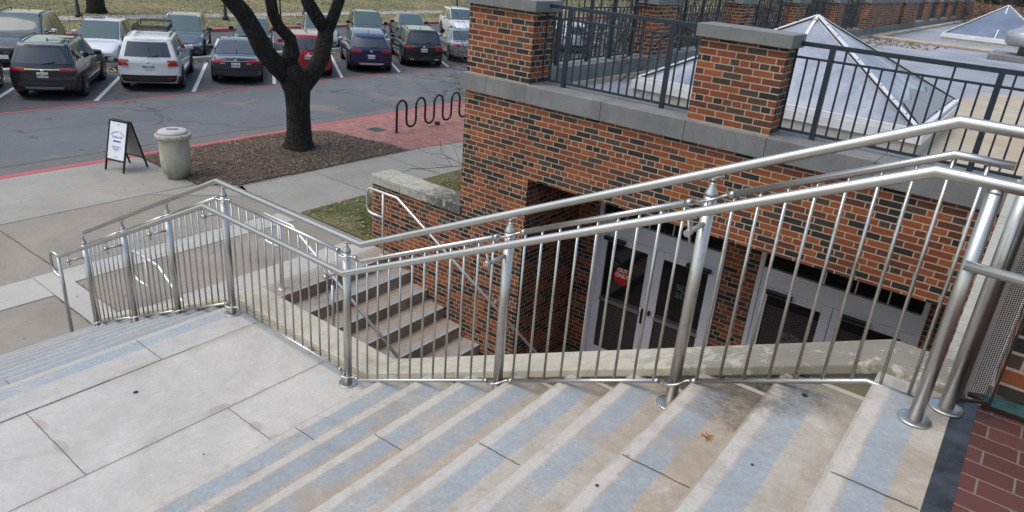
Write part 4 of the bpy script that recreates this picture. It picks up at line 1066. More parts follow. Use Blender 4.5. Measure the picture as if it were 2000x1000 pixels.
# bike rack
rk=thing('bike_rack','black wave-shaped bicycle rack standing on the red brick paving','bike rack',(-12.9,14,ZP))
path=[(-12.9,12.30,ZP),(-12.9,12.30,-.92)]
y=12.30; r=.17
k=0
while y<17.8:
    if k%2==0: path+=[(-12.9,y+r-r*math.cos(a),-.92+r*1.15*math.sin(a)) for a in [math.pi*j/8 for j in range(1,8)]]
    else: path+=[(-12.9,y+r-r*math.cos(a),-1.27-r*1.0*math.sin(a)) for a in [math.pi*j/8 for j in range(1,8)]]
    y+=2*r
    path+=[(-12.9,y,-.92 if k%2==0 else -1.27),(-12.9,y,-1.27 if k%2==0 else -.92)]; k+=1
    if len(path)>190: break
path.append((-12.9,y,ZP))
g=MB(); g.tube(path,.03,12); build('bent_tube',g,M['black'],rk)
g=MB()
for yy in (12.30,y): g.lathe([(.07,0),(.07,.008),(.03,.012)],(-12.9,yy,ZP),16)
g.box(-12.95,-12.85,13.75,13.85,ZP,ZP+.09); build('foot_plate',g,M['black'],rk)
# lamp posts
def lamp(x,y,z,label,h=4.2):
    t=thing('lamp_post',label,'lamp post',(x,y,z),0,'black lamp posts along the far path')
    g=MB(); g.lathe([(.16,0),(.16,.12),(.10,.2),(.085,.5),(.06,.6),(.055,h-.4),(.08,h-.35),(.05,h-.3)],(x,y,z),14); build('pole',g,M['black'],t)
    g=MB(); g.lathe([(.10,h-.3),(.17,h-.05),(.16,h+.25),(.04,h+.4)],(x,y,z),12); build('lantern',g,flat('frosted_lantern',(.5,.5,.48),.3),t)
    return t
lamp(-37.0,14.9,ZS+.14,'black lamp post just left of the bare far tree trunk')
lamp(-35.0,21.15,ZS+.14,'black lamp post behind the small dark car')
lamp(-36.5,27.2,ZS+.14,'black lamp post seen between the limbs of the big tree')
lamp(-36.6,40.8,ZS+.14,'black lamp post near the slim far tree, rightmost of the four')
t=thing('sign_pole','slim post with a small pale sign seen through the big tree limbs','sign',(-30.9,21.6,ZS))
g=MB(); g.tube([(-30.9,21.6,ZS),(-30.9,21.6,2.6)],.035,8); build('pole',g,M['black'],t)
g=MB(); g.box(-30.86,-30.83,21.36,21.60,1.1,1.9); build('panel',g,M['palegrey'],t)

# ------------------------------------------------------------------ trees
def crownquads(g,c,rad,n,size,rnd,flat_=.75,lobes=7):
    L=[(Vector((rnd.gauss(0,.42),rnd.gauss(0,.42),rnd.gauss(0,.32))),rnd.uniform(.28,.5)) for _ in range(lobes)]
    for k in range(n):
        l,r=rnd.choice(L); v=Vector((rnd.gauss(0,1),rnd.gauss(0,1),rnd.gauss(0,1))).normalized()*r*rnd.random()**.4
        p=l+v; p=Vector((c[0]+p.x*rad,c[1]+p.y*rad,c[2]+p.z*rad*flat_))
        a=Vector((rnd.gauss(0,1),rnd.gauss(0,1),rnd.gauss(0,1))).normalized()*size*rnd.uniform(.6,1.3); b=a.cross(Vector((rnd.gauss(0,1),rnd.gauss(0,1),rnd.gauss(0,1)))).normalized()*size*.5
        g.quad(p-a*.5,p-b*.5,p+a*.5,p+b*.5)
def twigs(g,p,d,L,r,depth,rnd,drop=.5,n=3,seg=3,sides=5):
    pts=[p]; dd=d.copy()
    for k in range(seg):
        dd=(dd+Vector((rnd.gauss(0,.16),rnd.gauss(0,.16),rnd.gauss(0,.12)))).normalized(); pts.append(pts[-1]+dd*L/seg)
    g.tube(pts,[r*(1-.45*k/seg) for k in range(seg+1)],sides,cap=False)
    if depth==0: return
    for k in range(n):
        q=pts[rnd.randint(1,seg)]; a=(dd+Vector((rnd.gauss(0,.6),rnd.gauss(0,.6),rnd.gauss(0,.45)))).normalized()
        twigs(g,q,a,L*rnd.uniform(.5,.75),r*.55,depth-1,rnd,drop,n,seg,max(3,sides-1))
rnd=random.Random(3)
mt=thing('live_oak_tree','big dark-barked tree forking low over the mulch bed','tree',(-13.09,9.47,ZP))
g=MB()
def V3(x,y,z): return Vector((x,y,z))
def limb(pts,rs): g.tube([Vector(p) for p in pts],rs,14)
limb([(-13.09,9.47,-1.6),(-13.09,9.47,-1.5),(-13.09,9.48,-1.38),(-13.1,9.50,-1.1),(-13.1,9.50,-.6),(-13.1,9.50,-.25),(-13.12,9.42,.05),(-13.15,9.28,.35)],[.43,.38,.31,.272,.258,.282,.30,.24])
limb([(-13.1,9.52,-.4),(-13.1,9.62,-.12),(-13.05,9.86,.12),(-13.05,10.12,.45),(-13.1,10.28,.85),(-13.1,10.33,1.15)],[.2,.22,.20,.185,.18,.16])
limb([(-13.1,10.31,1.0),(-13.15,10.12,1.3),(-13.2,9.93,1.62),(-13.25,9.85,2.0),(-13.1,9.7,3.0),(-12.6,9.2,4.4)],[.14,.15,.14,.13,.11,.06])
limb([(-13.1,10.31,.95),(-13.0,10.42,1.3),(-12.95,10.6,1.75),(-12.9,10.9,2.4),(-12.5,11.6,3.6),(-12,12.1,4.8)],[.14,.13,.12,.11,.09,.05])
limb([(-13.13,9.38,.02),(-13.2,9.05,.35),(-13.2,8.78,.66),(-13.2,8.62,1.0),(-13.2,8.38,1.4),(-13.2,8.08,1.72),(-13.3,7.4,2.5),(-13.6,6.4,3.6),(-14,5.6,4.6)],[.22,.21,.20,.19,.18,.17,.14,.10,.05])
limb([(-13.1,9.25,.3),(-13.05,9.36,.62),(-13.05,9.33,.9),(-13.1,9.10,1.15),(-13.1,8.98,1.4),(-13.1,8.93,1.75),(-13.0,8.8,2.6),(-12.4,8.3,4.2)],[.18,.165,.13,.12,.12,.115,.09,.05])
for (p,d,L,r) in (((-12.6,9.2,4.4),(.2,-.2,1),1.6,.05),((-12,12.1,4.8),(.3,.5,1),1.8,.05),((-14,5.6,4.6),(-.3,-.8,.8),1.8,.05),((-12.4,8.3,4.2),(.6,-.3,1),1.7,.05),((-13.3,7.4,2.5),(.2,-.6,.9),1.5,.05),((-12.5,11.6,3.6),(.5,.3,.8),1.6,.05),((-13.1,9.7,3.0),(-.6,.2,.8),1.6,.05)):
    for _ in range(3): twigs(g,Vector(p),Vector(d).normalized()+Vector((rnd.gauss(0,.4),rnd.gauss(0,.4),rnd.gauss(0,.2))),L,r,3,rnd)
build('trunk',g,M['bark'],mt)
g=MB()
for c_ in ((-12.5,8.6,6.3),(-12,12.6,6.4),(-14.2,5.2,6.0),(-14.5,10,6.8),(-11.5,10.3,6.8)): crownquads(g,c_,2.0,1300,.13,rnd)
for k in range(5): crownquads(g,(-13.2+rnd.uniform(-.2,.2),10.0+rnd.uniform(-.3,.9),1.75+rnd.uniform(-.15,.2)),.2,6,.06,rnd,lobes=2)
build('crown',g,M['leaf'],mt)
# far trunks
def fartree(x,y,z,r,label,h=7,lean=0):
    t=thing('park_tree',label,'tree',(x,y,z),0,None); g=MB()
    g.tube([(x,y,z-.1),(x,y,z+.3),(x+lean*.3,y+lean*.2,z+1.5),(x+lean,y+lean*.5,z+3.2),(x+lean*1.5,y,z+h*.7)],[r*1.5,r*1.1,r,r*.85,r*.5],12)
    for k in range(7): twigs(g,Vector((x+lean,y+lean*.5,z+3.2+k*.25)),Vector((rnd.gauss(0,1),rnd.gauss(0,1),1.2)).normalized(),2.2,r*.4,2,rnd)
    build('trunk',g,M['bark'],t)
    g=MB(); crownquads(g,(x+lean,y,z+h),3.0,1400,.3,rnd); build('crown',g,M['leaf'],t); return t
fartree(-38.6,16.4,ZS+.14,.38,'dark tree trunk at the lawn edge behind the white hatchback')
fartree(-45,8,ZS+.2,.3,'tree on the far lawn, leftmost in view, only its foot showing')
fartree(-44,50.8,ZS+.3,.22,'slim far tree trunk right of the big tree, near the brick corner',lean=.3)
fartree(-70,52,ZS+1.2,.3,'distant tree on the lawn slope')
# bare shrubs along the building
def bareshrub(x,y,z,label,h=2.2,stems=11,seed=1,lean=(0,0),group='bare shrubs growing beside the parapet',depth=3,n=3,r=.02,spread=.45):
    rn=random.Random(seed); t=thing('bare_shrub',label,'shrub',(x,y,z),0,group); g=MB()
    for k in range(stems):
        d=Vector((rn.gauss(lean[0],spread),rn.gauss(lean[1],spread),1)).normalized()
        twigs(g,Vector((x+rn.uniform(-.15,.15),y+rn.uniform(-.2,.2),z)),d,h*rn.uniform(.45,.62),r*rn.uniform(.7,1.2),depth,rn,n=n)
    build('branches',g,M['twig'],t); return t
rs=thing('bare_shrub','leafless twiggy shrub left of the brick corner, reaching over the bike rack','shrub',(-7.0,10.6,ZP)); g=MB(); rn=random.Random(11)
for k in range(5):
    e=Vector((-8.5-.1*(k%3),10.0+.12*k,.28+.10*k)); g.tube([(-7.0+rn.uniform(-.1,.1),10.6+rn.uniform(-.1,.1),ZP),(-7.3,10.5,-.7),(-7.8,10.35,-.1+.05*k),tuple(e)],[.022,.018,.012,.007],6,cap=False)
    for q_ in range(2): twigs(g,e,Vector((-1,rn.uniform(-.2,.2),rn.uniform(0,.35))).normalized(),rn.uniform(.5,.8),.0045,4,rn,n=3,seg=4,sides=4)
build('branches',g,M['twig'],rs)
yy=8.9
names_=['nearest','second','third','fourth','fifth','sixth','seventh','eighth','ninth']
protos=[]
for k in range(8):
    x=-6.95-.3*(k%2); y=11.0+1.9*k
    if k<3:
        s_=bareshrub(x,y,ZP,'','branch',13,20+k,r=.022,depth=3,n=4,spread=.28) if False else bareshrub(x,y,ZP,'x',4.6,13,20+k,lean=(.05,.05),r=.022,depth=3,n=4,spread=.13); protos.append((s_,x,y))
    else:
        p_,px_0,py_0=protos[k%3]; s_=copytree(p_); s_.location=(x,y,ZP); s_.rotation_euler=(0,0,k*1.3)
    s_['label']='tall leafless many-stemmed shrub outside the street-side parapet, %s from the corner pier'%names_[k]
# background greenery
def bush(x,y,z,rad,label,mat,n=2600,size=.4,fl=.75,seed=0):
    rn=random.Random(seed); t=thing('evergreen_tree',label,'tree',(x,y,z),0,'dark evergreens beyond the roof'); g=MB()
    g.tube([(x,y,z),(x+.2,y,z+rad*.6),(x,y,z+rad*1.1)],[.3,.25,.12],8)
    for k in range(5): twigs(g,Vector((x,y,z+rad*.5)),Vector((rn.gauss(0,1),rn.gauss(0,1),.8)).normalized(),rad*.7,.12,2,rn)
    build('trunk',g,M['bark'],t)
    g=MB(); crownquads(g,(x,y,z+rad*.85),rad,n,size,rn,fl,11); build('crown',g,mat,t)
for k,(x,y,rad,l) in enumerate(((-4,72,7,'dark evergreen beyond the roof, behind the far skylight'),(3,76,8,'dark evergreen beyond the roof, at the right edge of the view'),(-13,80,6.5,'dark evergreen beyond the far end of the parapet'),(-22,92,7,'evergreen far behind the parapet, left of the darker ones'),(-32,104,7.5,'farthest evergreen along the top of the view'))):
    bush(x,y,-2,rad,l,M['leaf_dk'] if k<3 else M['leaf'],3600,.42,seed=k+5)
for k in range(9):
    x=-10-2.6*k; y=46+4.5*k
    p_,_,_=protos[k%3]; s_=copytree(p_); s_.location=(x+6,y+2,-1.7); s_.rotation_euler=(0,0,k*2.1); s_.scale=(1.5,1.5,1.25); s_['group']='bare shrubs far beyond the roof'
    s_['label']='far leafless shrub beyond the long parapet, number %s from the near end'%['one','two','three','four','five','six','seven','eight','nine'][k]
# overhanging twig at top left
ht=thing('overhanging_branch','thin overhanging twig with a few yellow leaves above the dark SUVs','branch',(-9.2,2.5,2.4)); g=MB(); gl=MB()
for (a,b_) in (((-9.2,2.55,2.6),(-.1,.1,-1)),((-9.3,2.9,2.7),(-.1,0,-1)),((-9.4,3.5,2.6),(0,.1,-1))):
    twigs(g,Vector(a),Vector(b_).normalized(),.7,.0028,2,rnd,n=2)
for k in range(9):
    p=Vector((-9.3+rnd.uniform(-.2,.1),2.8+rnd.uniform(-.3,.5),2.0+rnd.uniform(-.2,.4))); a=Vector((rnd.gauss(0,1),rnd.gauss(0,1),rnd.gauss(0,1))).normalized()*.022; b_=a.orthogonal().normalized()*.012; gl.quad(p-a,p-b_,p+a,p+b_)
build('twigs',g,M['bark'],ht); build('leaves',gl,M['litter'],ht)
# ------------------------------------------------------------------ cars
def catmull(p0,p1,p2,p3,t,k=.35):
    m1=(p2-p0)*k; m2=(p3-p1)*k; t2=t*t;t3=t2*t
    return p1*(2*t3-3*t2+1)+m1*(t3-2*t2+t)+p2*(-2*t3+3*t2)+m2*(t3-t2)
CS=.855
class Car:
    def __init__(s,kind,L,W,H):
        s.L,s.W,s.H=L,W,H; w=W/2; h=H
        # ring: 0 centre bottom,1,2 sill,3 flank,4 belt,5 window top,6 roof edge,7 centre roof
        def st(xl,xb,xt,wd,zb,zbelt,wt,zte,zt,zsill=.45):
            return [Vector((xl,0,zb)),Vector((xl,wd*.86,zb)),Vector((xl,wd-.02,zb+.14)),Vector(((xl+xb)/2,wd,(zb+zbelt)*.56)),Vector((xb,wd-.045,zbelt)),Vector((xt,wt,zte)),Vector((xt,wt-.14,zt-.012)),Vector((xt,0,zt))]
        if kind=='suv':
            b=h*.60
            S_=[st(.06,.10,.40,w*.93,.34,b,w*.70,h*.935,h*.955),st(.22,.24,.52,w*.985,.26,b,w*.735,h*.955,h*.985),st(1.3,1.3,1.3,w,.22,b-.01,w*.76,h*.97,h),st(2.45,2.45,2.35,w,.22,b-.03,w*.75,h*.955,h*.985),
                st(3.25,3.3,3.28,w,.22,b-.04,w*.86,b+.02,b+.055),st(4.05,4.05,4.05,w*.985,.22,b-.10,w*.84,b-.03,b+.005),st(L-.18,L-.22,L-.25,w*.93,.22,b-.20,w*.75,b-.15,b-.12),st(L-.02,L-.03,L-.05,w*.84,.30,b-.30,w*.66,b-.25,b-.22)]
            s.win=[(.72,1.30),(1.40,2.35),(2.45,3.80)]; s.ws=(3.06,3.95); s.rw=None
        elif kind=='coupe_suv':
            b=h*.60
            S_=[st(.05,.08,.42,w*.93,.34,b+.02,w*.66,h*.86,h*.885),st(.22,.26,.75,w*.985,.26,b+.01,w*.70,h*.93,h*.955),st(1.4,1.4,1.5,w,.22,b,w*.73,h*.975,h),st(2.35,2.35,2.3,w,.22,b-.03,w*.73,h*.965,h*.99),
                st(3.2,3.25,3.22,w,.22,b-.05,w*.86,b+.02,b+.055),st(4.0,4.0,4.0,w*.985,.22,b-.11,w*.84,b-.03,b+.005),st(L-.18,L-.22,L-.25,w*.93,.22,b-.2,w*.75,b-.15,b-.12),st(L-.02,L-.03,L-.05,w*.84,.30,b-.3,w*.66,b-.25,b-.22)]
            s.win=[(.95,1.45),(1.53,2.35),(2.45,3.80)]; s.ws=(3.06,3.95); s.rw=None
        elif kind=='sedan':
            b=h*.63
            S_=[st(.05,.06,.10,w*.90,.32,b-.04,w*.74,b+.05,b+.075),st(.30,.32,.42,w*.98,.24,b-.01,w*.80,b+.07,b+.10),st(.62,.8,.72,w*.99,.2,b,w*.80,b+.09,b+.12),st(1.5,1.5,1.62,w,.2,b-.01,w*.66,h*.945,h*.975),st(2.4,2.4,2.45,w,.2,b-.03,w*.68,h*.965,h),
                st(3.3,3.35,3.38,w,.2,b-.06,w*.86,b+.0,b+.04),st(4.0,4.0,4.0,w*.98,.2,b-.12,w*.82,b-.05,b-.02),st(L-.18,L-.22,L-.25,w*.92,.2,b-.22,w*.72,b-.17,b-.14),st(L-.02,L-.03,L-.05,w*.82,.28,b-.32,w*.62,b-.27,b-.24)]
            s.win=[(2.35,3.3),(3.38,4.82)]; s.ws=(4.06,4.95); s.rw=(2.04,2.95)
        else: # hatch
            b=h*.60
            S_=[st(.05,.08,.22,w*.92,.34,b,w*.68,h*.87,h*.90),st(.22,.26,.40,w*.985,.24,b,w*.72,h*.93,h*.96),st(1.2,1.2,1.25,w,.2,b-.01,w*.74,h*.97,h),st(2.1,2.1,2.05,w,.2,b-.04,w*.73,h*.96,h*.99),
                st(3.25,3.3,3.2,w,.2,b-.10,w*.86,b-.04,b+.0),st(3.7,3.7,3.7,w*.97,.2,b-.16,w*.82,b-.09,b-.05),st(L-.18,L-.2,L-.22,w*.91,.2,b-.25,w*.72,b-.2,b-.17),st(L-.02,L-.03,L-.05,w*.8,.28,b-.36,w*.62,b-.31,b-.28)]
            s.win=[(.85,1.35),(1.43,2.2),(2.3,3.75)]; s.ws=(3.05,3.95); s.rw=None
        s.S=S_; s.n=len(S_)-1
    def P(s,sv,t):
        sv=max(0,min(s.n-1e-6,sv)); i=int(sv); f=sv-i; t=max(0,min(7-1e-6,t)); j=int(t); g=t-j
        def rg(a):
            r=s.S[max(0,min(s.n,a))]; q=lambda k:r[max(0,min(7,k))]
            return catmull(q(j-1),q(j),q(j+1),q(j+2),g,.30)
        return catmull(rg(i-1),rg(i),rg(i+1),rg(i+2),f,.30)
    def top(s,sv,v,side=None):  # v -1..1 across top between ring 5s
        t=7-abs(v)*2; p=s.P(sv,t); return Vector((p.x,p.y*(1 if v>0 else -1) if v!=0 else 0,p.z))
    def end(s,rear,v,t):
        p=s.P(0 if rear else s.n,t); bul=.10*(1-v*v)*(1 if 1<t<6 else .3)
        return Vector((p.x-bul if rear else p.x+bul,p.y*v,p.z))
def build_car(name,label,kind,paint,spec,loc,head,group):
    """spec: dict of looks"""
    C=Car(kind,spec.get('L',4.6),spec.get('W',1.85),spec.get('H',1.68)); L,W,H=C.L,C.W,C.H; w=W/2
    root=thing(name,label,'car',loc,head,group)
    B=lambda nm,mb,mt,par=None: build(nm,mb,mt,par or root,world=False)
    g=MB()
    for sg in (1,-1):
        def fn(u,v,sg=sg): 
            p=C.P(u*C.n,v*7); return (p.x,p.y*sg,p.z)
        if sg==1: g.grid(lambda u,v:fn(1-u,v),40,28)
        else: g.grid(fn,40,28)
    g.grid(lambda u,v:C.end(True,1-2*u,1+v*6),12,24); g.grid(lambda u,v:C.end(False,2*u-1,1+v*6),12,24)
    body=B('body',g,paint)
    off=.007
    def side(nm,s0,s1,t0,t1,mat,sg,o=off,nu=10,nv=4,shr=0,par=None):
        g=MB()
        def fn(u,v):
            ss=s0+(s1-s0)*u; tt=t0+(t1-t0)*v
            p=C.P(ss,tt); return (p.x,(p.y+o)*sg,p.z)
        if sg==1: g.grid(lambda u,v:fn(1-u,v),nu,nv)
        else: g.grid(fn,nu,nv)
        return B(nm,g,mat,par)
    def rear(nm,v0,v1,t0,t1,mat,o=.008,par=None,R=True,nu=8,nv=4):
        g=MB()
        def fn(u,v):
            p=C.end(R,v0+(v1-v0)*u,t0+(t1-t0)*v); return (p.x+(-o if R else o),p.y,p.z)
        if R: g.grid(lambda u,v:fn(1-u,v),nu,nv)
        else: g.grid(fn,nu,nv)
        return B(nm,g,mat,par)
    def topp(nm,s0,s1,v1,mat,o=.008):
        g=MB()
        g.grid(lambda u,v:tuple(C.top(s0+(s1-s0)*u,-v1+2*v1*v)+Vector((0,0,o))),8,12)
        return B(nm,g,mat)
    lower=spec.get('cladding')
    for sg in (1,-1):
        for (a,b) in C.win: side('side_window',a,b,4.18,4.90,M['carglass'],sg)
        if lower: side('sill_cladding',.0,C.n,1.2,2.35,M['black_plastic'],sg,.005,24,4)
        else: side('sill_cladding',.3,C.n-.3,1.1,1.75,M['black_plastic'],sg,.004,20,3)
        for a in ([1.35] if kind!='sedan' else [3.33]) : side('door_gap',a,a+.012,2.2,4.1,M['black_plastic'],sg,.003,1,8)
        side('door_handle',(1.9 if kind!='sedan' else 3.7),(2.08 if kind!='sedan' else 3.9),3.72,3.80,spec.get('handle',paint),sg,.02,4,2)
        if spec.get('belt_chrome'): side('belt_trim',C.win[0][0],C.win[-1][1],4.08,4.15,M['chrome'],sg,.01,16,1)
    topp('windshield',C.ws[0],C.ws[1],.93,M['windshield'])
    if C.rw: topp('rear_window',C.rw[0],C.rw[1],.90,M['carglass'])
    else: rear('rear_window',-.86,.86,4.22,4.88,M['carglass'],.012); topp('spoiler',.0,.35,.98,paint,.03)
    # cowl / roof bits
    # rear dressing
    tl=spec.get('tail',(3.35,3.95,.56,.99))
    for sg in (1,-1):
        t_=rear('tail_light',sg*tl[2],sg*tl[3],tl[0],tl[1],M['tail'],.016) if sg>0 else rear('tail_light',-tl[3],-tl[2],tl[0],tl[1],M['tail'],.016)
        side('lens',0.0,.55 if kind!='sedan' else .7,tl[0]+.1,tl[1]-.02,M['tail'],sg,.012,6,2,par=t_)
        if spec.get('clear'): 
            a,b=sorted((sg*(tl[2]-.02),sg*(tl[2]+.18))); rear('reverse_lens',a,b,tl[0]-.12,tl[0]+.04,M['headlamp'],.02,par=t_)
    if spec.get('bar'): rear('chrome_bar',-tl[2]-.05,tl[2]+.05,(tl[0]+tl[1])/2-.05,(tl[0]+tl[1])/2+.06,spec['bar'],.018)
    pt=spec.get('plate_t',3.0)
    q=MB(); p=C.end(True,0,pt); q.bbox(p.x-.03,p.x-.012,-.155,.155,p.z-.08,p.z+.08,.006); pl=B('licence_plate',q,M['plate'])
    if spec.get('plate'):
        mtx=Matrix(((0,0,-1),(-1,0,0),(0,1,0))).to_4x4(); mtx.translation=Vector((p.x-.034,0,p.z-.01))
        o=text(spec['plate'],'plate_lettering',M['plate_text'],pl,.078,mtx,world=False,bold=.002)
    q=MB(); q.lathe([(.05,0),(.05,.01),(.04,.014)],(0,0,0),14); p2=C.end(True,0,spec.get('badge_t',3.72)); q.v=[(p2.x-.008-z,x*1.1,y*.8+p2.z) for x,y,z in q.v]; B('badge',q,M['chrome'])
    rear('bumper',-.97,.97,1.05,spec.get('bump_t',2.1),M['black_plastic'] if lower or spec.get('dark_bumper',True) else paint,.022,nu=12)
    rear('bumper_lip',-.98,.98,spec.get('bump_t',2.1)+.02,spec.get('bump_t',2.1)+.35,paint,.05,nu=12)
    rear('tailgate_gap',-.80,.80,2.50,2.56,M['black_plastic'],.012,nu=10,nv=1)
    if spec.get('skid'): rear('skid_plate',-.62,.62,1.0,1.75,spec['skid'],.04)
    for sg in (1,-1):
        if spec.get('exhaust'): a,b=sorted((sg*.58,sg*.80)); rear('exhaust_tip',a,b,1.25,1.6,M['chrome'],.045)
        a,b=sorted((sg*.62,sg*.86)); rear('reflector',a,b,1.95,2.08,M['tail'],.03)
    if kind!='sedan':
        q=MB(); p=C.end(True,0,4.22); q.tube([(p.x-.03,.0,p.z+.0),(p.x-.025,-.34,p.z+.06)],.012,6); B('rear_wiper',q,M['black_plastic'])
    # front dressing
    fr=spec.get('front','bar')
    for sg in (1,-1):
        a,b=sorted((sg*.60,sg*1.0)); h_=rear('headlight',a,b,3.35,4.25,M['headlamp'],.012,R=False)
        side('lens',C.n-.85,C.n-.02,3.45,4.3,M['headlamp'],sg,.012,6,2,par=h_)
        a,b=sorted((sg*.62,sg*.9)); rear('fog_lamp',a,b,1.9,2.3,M['black_plastic'],.02,R=False)
    gr=rear('grille',-.55,.55,2.9,4.1,M['black_plastic'],.02,R=False)
    if fr=='slots':
        for k in range(7):
            v=-.5+k/6*1.0-.055
            rear('grille_slot',v,v+.11,3.0,4.0,M['chrome'],.026,par=gr,R=False,nu=1); rear('slot_opening',v+.025,v+.085,3.1,3.9,M['black_plastic'],.032,par=gr,R=False,nu=1)
    else: rear('grille_bar',-.5,.5,3.45,3.62,M['chrome'],.03,par=gr,R=False)
    rear('lower_intake',-.75,.75,1.2,2.2,M['black_plastic'],.02,R=False)
    q=MB(); p=C.end(False,0,2.5); q.bbox(p.x+.02,p.x+.035,-.155,.155,p.z-.07,p.z+.07,.005); B('licence_plate',q,M['plate'])
    # mirrors
    for sg in (1,-1):
        sm=(3.1 if kind!='sedan' else 4.1)
        p=C.P(sm-.12,4.1); q=MB(); q.bbox(p.x+.02,p.x+.17,sg*(w+.02)-.0 if sg>0 else -w-.24,(w+.24) if sg>0 else -w-.02,p.z+.02,p.z+.19,.05)
        q.tube([(p.x+.08,sg*(w-.08),p.z+.02),(p.x+.08,sg*(w+.06),p.z+.08)],.025,6); B('mirror',q,spec.get('mirror',paint))
    # antenna, roof rails
    q=MB(); q.prism([(1.02,H-.01),(1.16,H-.005),(1.03,H+.055)],-.015,.015); B('antenna_fin',q,paint)
    if kind=='suv' and spec.get('rails',True):
        for sg in (1,-1):
            q=MB(); q.tube([(.70,sg*w*.69,H*.965),(.82,sg*w*.69,H+.035),(2.3,sg*w*.69,H+.03),(2.5,sg*w*.69,H*.965)],.018,6); B('roof_rail',q,spec.get('railmat',M['black_plastic']))
    if spec.get('sunroof'): 
        g=MB(); g.grid(lambda u,v:tuple(C.top(1.9+.95*u,-.62+1.24*v)+Vector((0,0,.008))),6,8); B('sunroof',g,M['carglass'])
    if spec.get('basket'):
        q=MB(); z=H+.09
        for yy in (-.55,.55): q.tube([(1.25,yy,z),(2.65,yy,z)],.016,6); q.tube([(1.2,yy,z+.12),(2.75,yy,z+.17)],.016,6)
        for k in range(9): x=1.25+1.4*k/8; q.tube([(x,-.55,z+.12+.05*k/8),(x,-.55,z),(x,.55,z),(x,.55,z+.12+.05*k/8)],.011,5)
        q.tube([(1.2,-.55,z+.12),(1.2,.55,z+.12)],.016,6); q.tube([(2.75,-.55,z+.17),(2.75,.55,z+.17)],.016,6)
        q.tube([(2.78,-.5,z+.05),(2.9,-.5,z+.2),(2.9,.5,z+.2),(2.78,.5,z+.05)],.02,6)
        B('roof_basket',q,M['black_plastic'])
    # wheels
    r=spec.get('r',.35)
    for xw in (.88,L-.92):
        for sg in (1,-1):
            q=MB(); q.disc((xw,sg*(w+.006),.37),r+.075,28,'y',0,zmin=.2)
            if sg>0: q.f=[f[::-1] for f in q.f]
            B('wheel_arch',q,M['black_plastic'])
            q=MB(); 
            prof=[(r*.62,-.11),(r*.93,-.11),(r,-.085),(r,.085),(r*.93,.11),(r*.62,.11)]
            q.lathe(prof,(0,0,0),28); q.v=[(x+xw,sg*(w-.085)+z,y+r) for x,y,z in q.v]; wh=B('wheel',q,M['rubber'])
            q=MB(); yo=sg*(w-.085+.112)
            for k in range(5):
                a0=k*2*math.pi/5+.3
                pts=[(xw+r*.10*math.cos(a0-1.2),yo,r+r*.10*math.sin(a0-1.2)),(xw+r*.60*math.cos(a0-.26),yo-sg*.004,r+r*.60*math.sin(a0-.26)),(xw+r*.60*math.cos(a0+.26),yo-sg*.004,r+r*.60*math.sin(a0+.26)),(xw+r*.10*math.cos(a0+1.2),yo,r+r*.10*math.sin(a0+1.2))]
                q.poly(pts)
            for k in range(20):
                a0,a1=k*math.pi/10,(k+1)*math.pi/10
                q.quad(*[(xw+r*f*math.cos(a),yo,r+r*f*math.sin(a)) for f,a in ((.58,a0),(.66,a0),(.66,a1),(.58,a1))])
            B('rim',q,M['alloy'],wh)
    q=MB(); q.box(.5,L-.5,-w+.12,w-.12,.2,.5); B('underbody',q,M['black_plastic'])
    root.scale=(CS,CS,CS)
    return root
cp={k:carpaint('car_paint_'+k,c,m) for k,c,m in (('charcoal',(.018,.022,.029),.5),('white',(.62,.63,.65),.0),('gunmetal',(.026,.031,.042),.5),('red',(.30,.008,.014),.25),('blue',(.003,.008,.060),.4),('teal_black',(.009,.014,.019),.4),('silver',(.30,.32,.33),.6),('navy',(.012,.018,.045),.4),('slate',(.06,.08,.105),.5),('black_blue',(.006,.011,.018),.4),('pearl',(.58,.58,.62),.0))}
HA=math.atan2(.563,-.8265)
G1='cars parked in the near row'; G2='cars parked nose-out in the far row'
def rearrow(k,off,name,label,kind,paint,spec,lat=0,dh=0):
    """bay k: centre at the red line y=6.94+2.72k"""
    y=6.94+2.72*k; x=-20.3+(y-8.3)*.033
    p=Vector((x,y,ZS+.005))+Vector((-.8265,.563,0))*off+Vector((.563,.8265,0))*lat
    return build_car(name,label,kind,paint,spec,p,HA+R_(dh),G1)
def frontrow(y,name,label,kind,paint,spec,dx=0,dh=0):
    h=HA+math.pi+R_(dh); d=Vector((math.cos(h),math.sin(h),0)); nose=Vector((-25.25+dx*.6,y,ZS+.005))
    return build_car(name,label,kind,paint,spec,nose-d*spec.get('L',4.6)*CS,h,G2)
rearrow(-1,0.63,'parked_suv','near-black SUV at the left edge of the frame, only its rear wheel showing','suv',cp['black_blue'],dict(L=4.7))
rearrow(0,0.73,'parked_suv','charcoal grey SUV, leftmost whole car of the near row, chrome strip between red lamps','suv',cp['charcoal'],dict(L=4.6,W=1.86,H=1.70,cladding=True,bar=M['chrome'],skid=flat('grey_skid',(.12,.13,.14),.5),plate='NRT-3290',tail=(3.55,3.95,.50,.99),plate_t=3.15,badge_t=3.6))
rearrow(1,0.63,'parked_suv','white SUV with a black roof basket and black lower bumper','suv',cp['white'],dict(L=4.95,W=1.93,H=1.78,bump_t=2.35,cladding=True,basket=True,plate='MMG-1843',tail=(3.3,4.0,.68,1.0),clear=True,bar=cp['white'],badge_t=3.7,plate_t=3.3,handle=M['black_plastic'],mirror=cp['white']))
rearrow(2,0.53,'parked_sedan','dark grey sedan with wide red tail lamps between the white SUV and the big tree','sedan',cp['gunmetal'],dict(L=4.55,W=1.78,H=1.43,r=.32,bar=M['chrome'],plate='TRP-4817',tail=(3.6,4.5,.50,1.0),clear=True,plate_t=3.35,badge_t=4.3,dark_bumper=False))
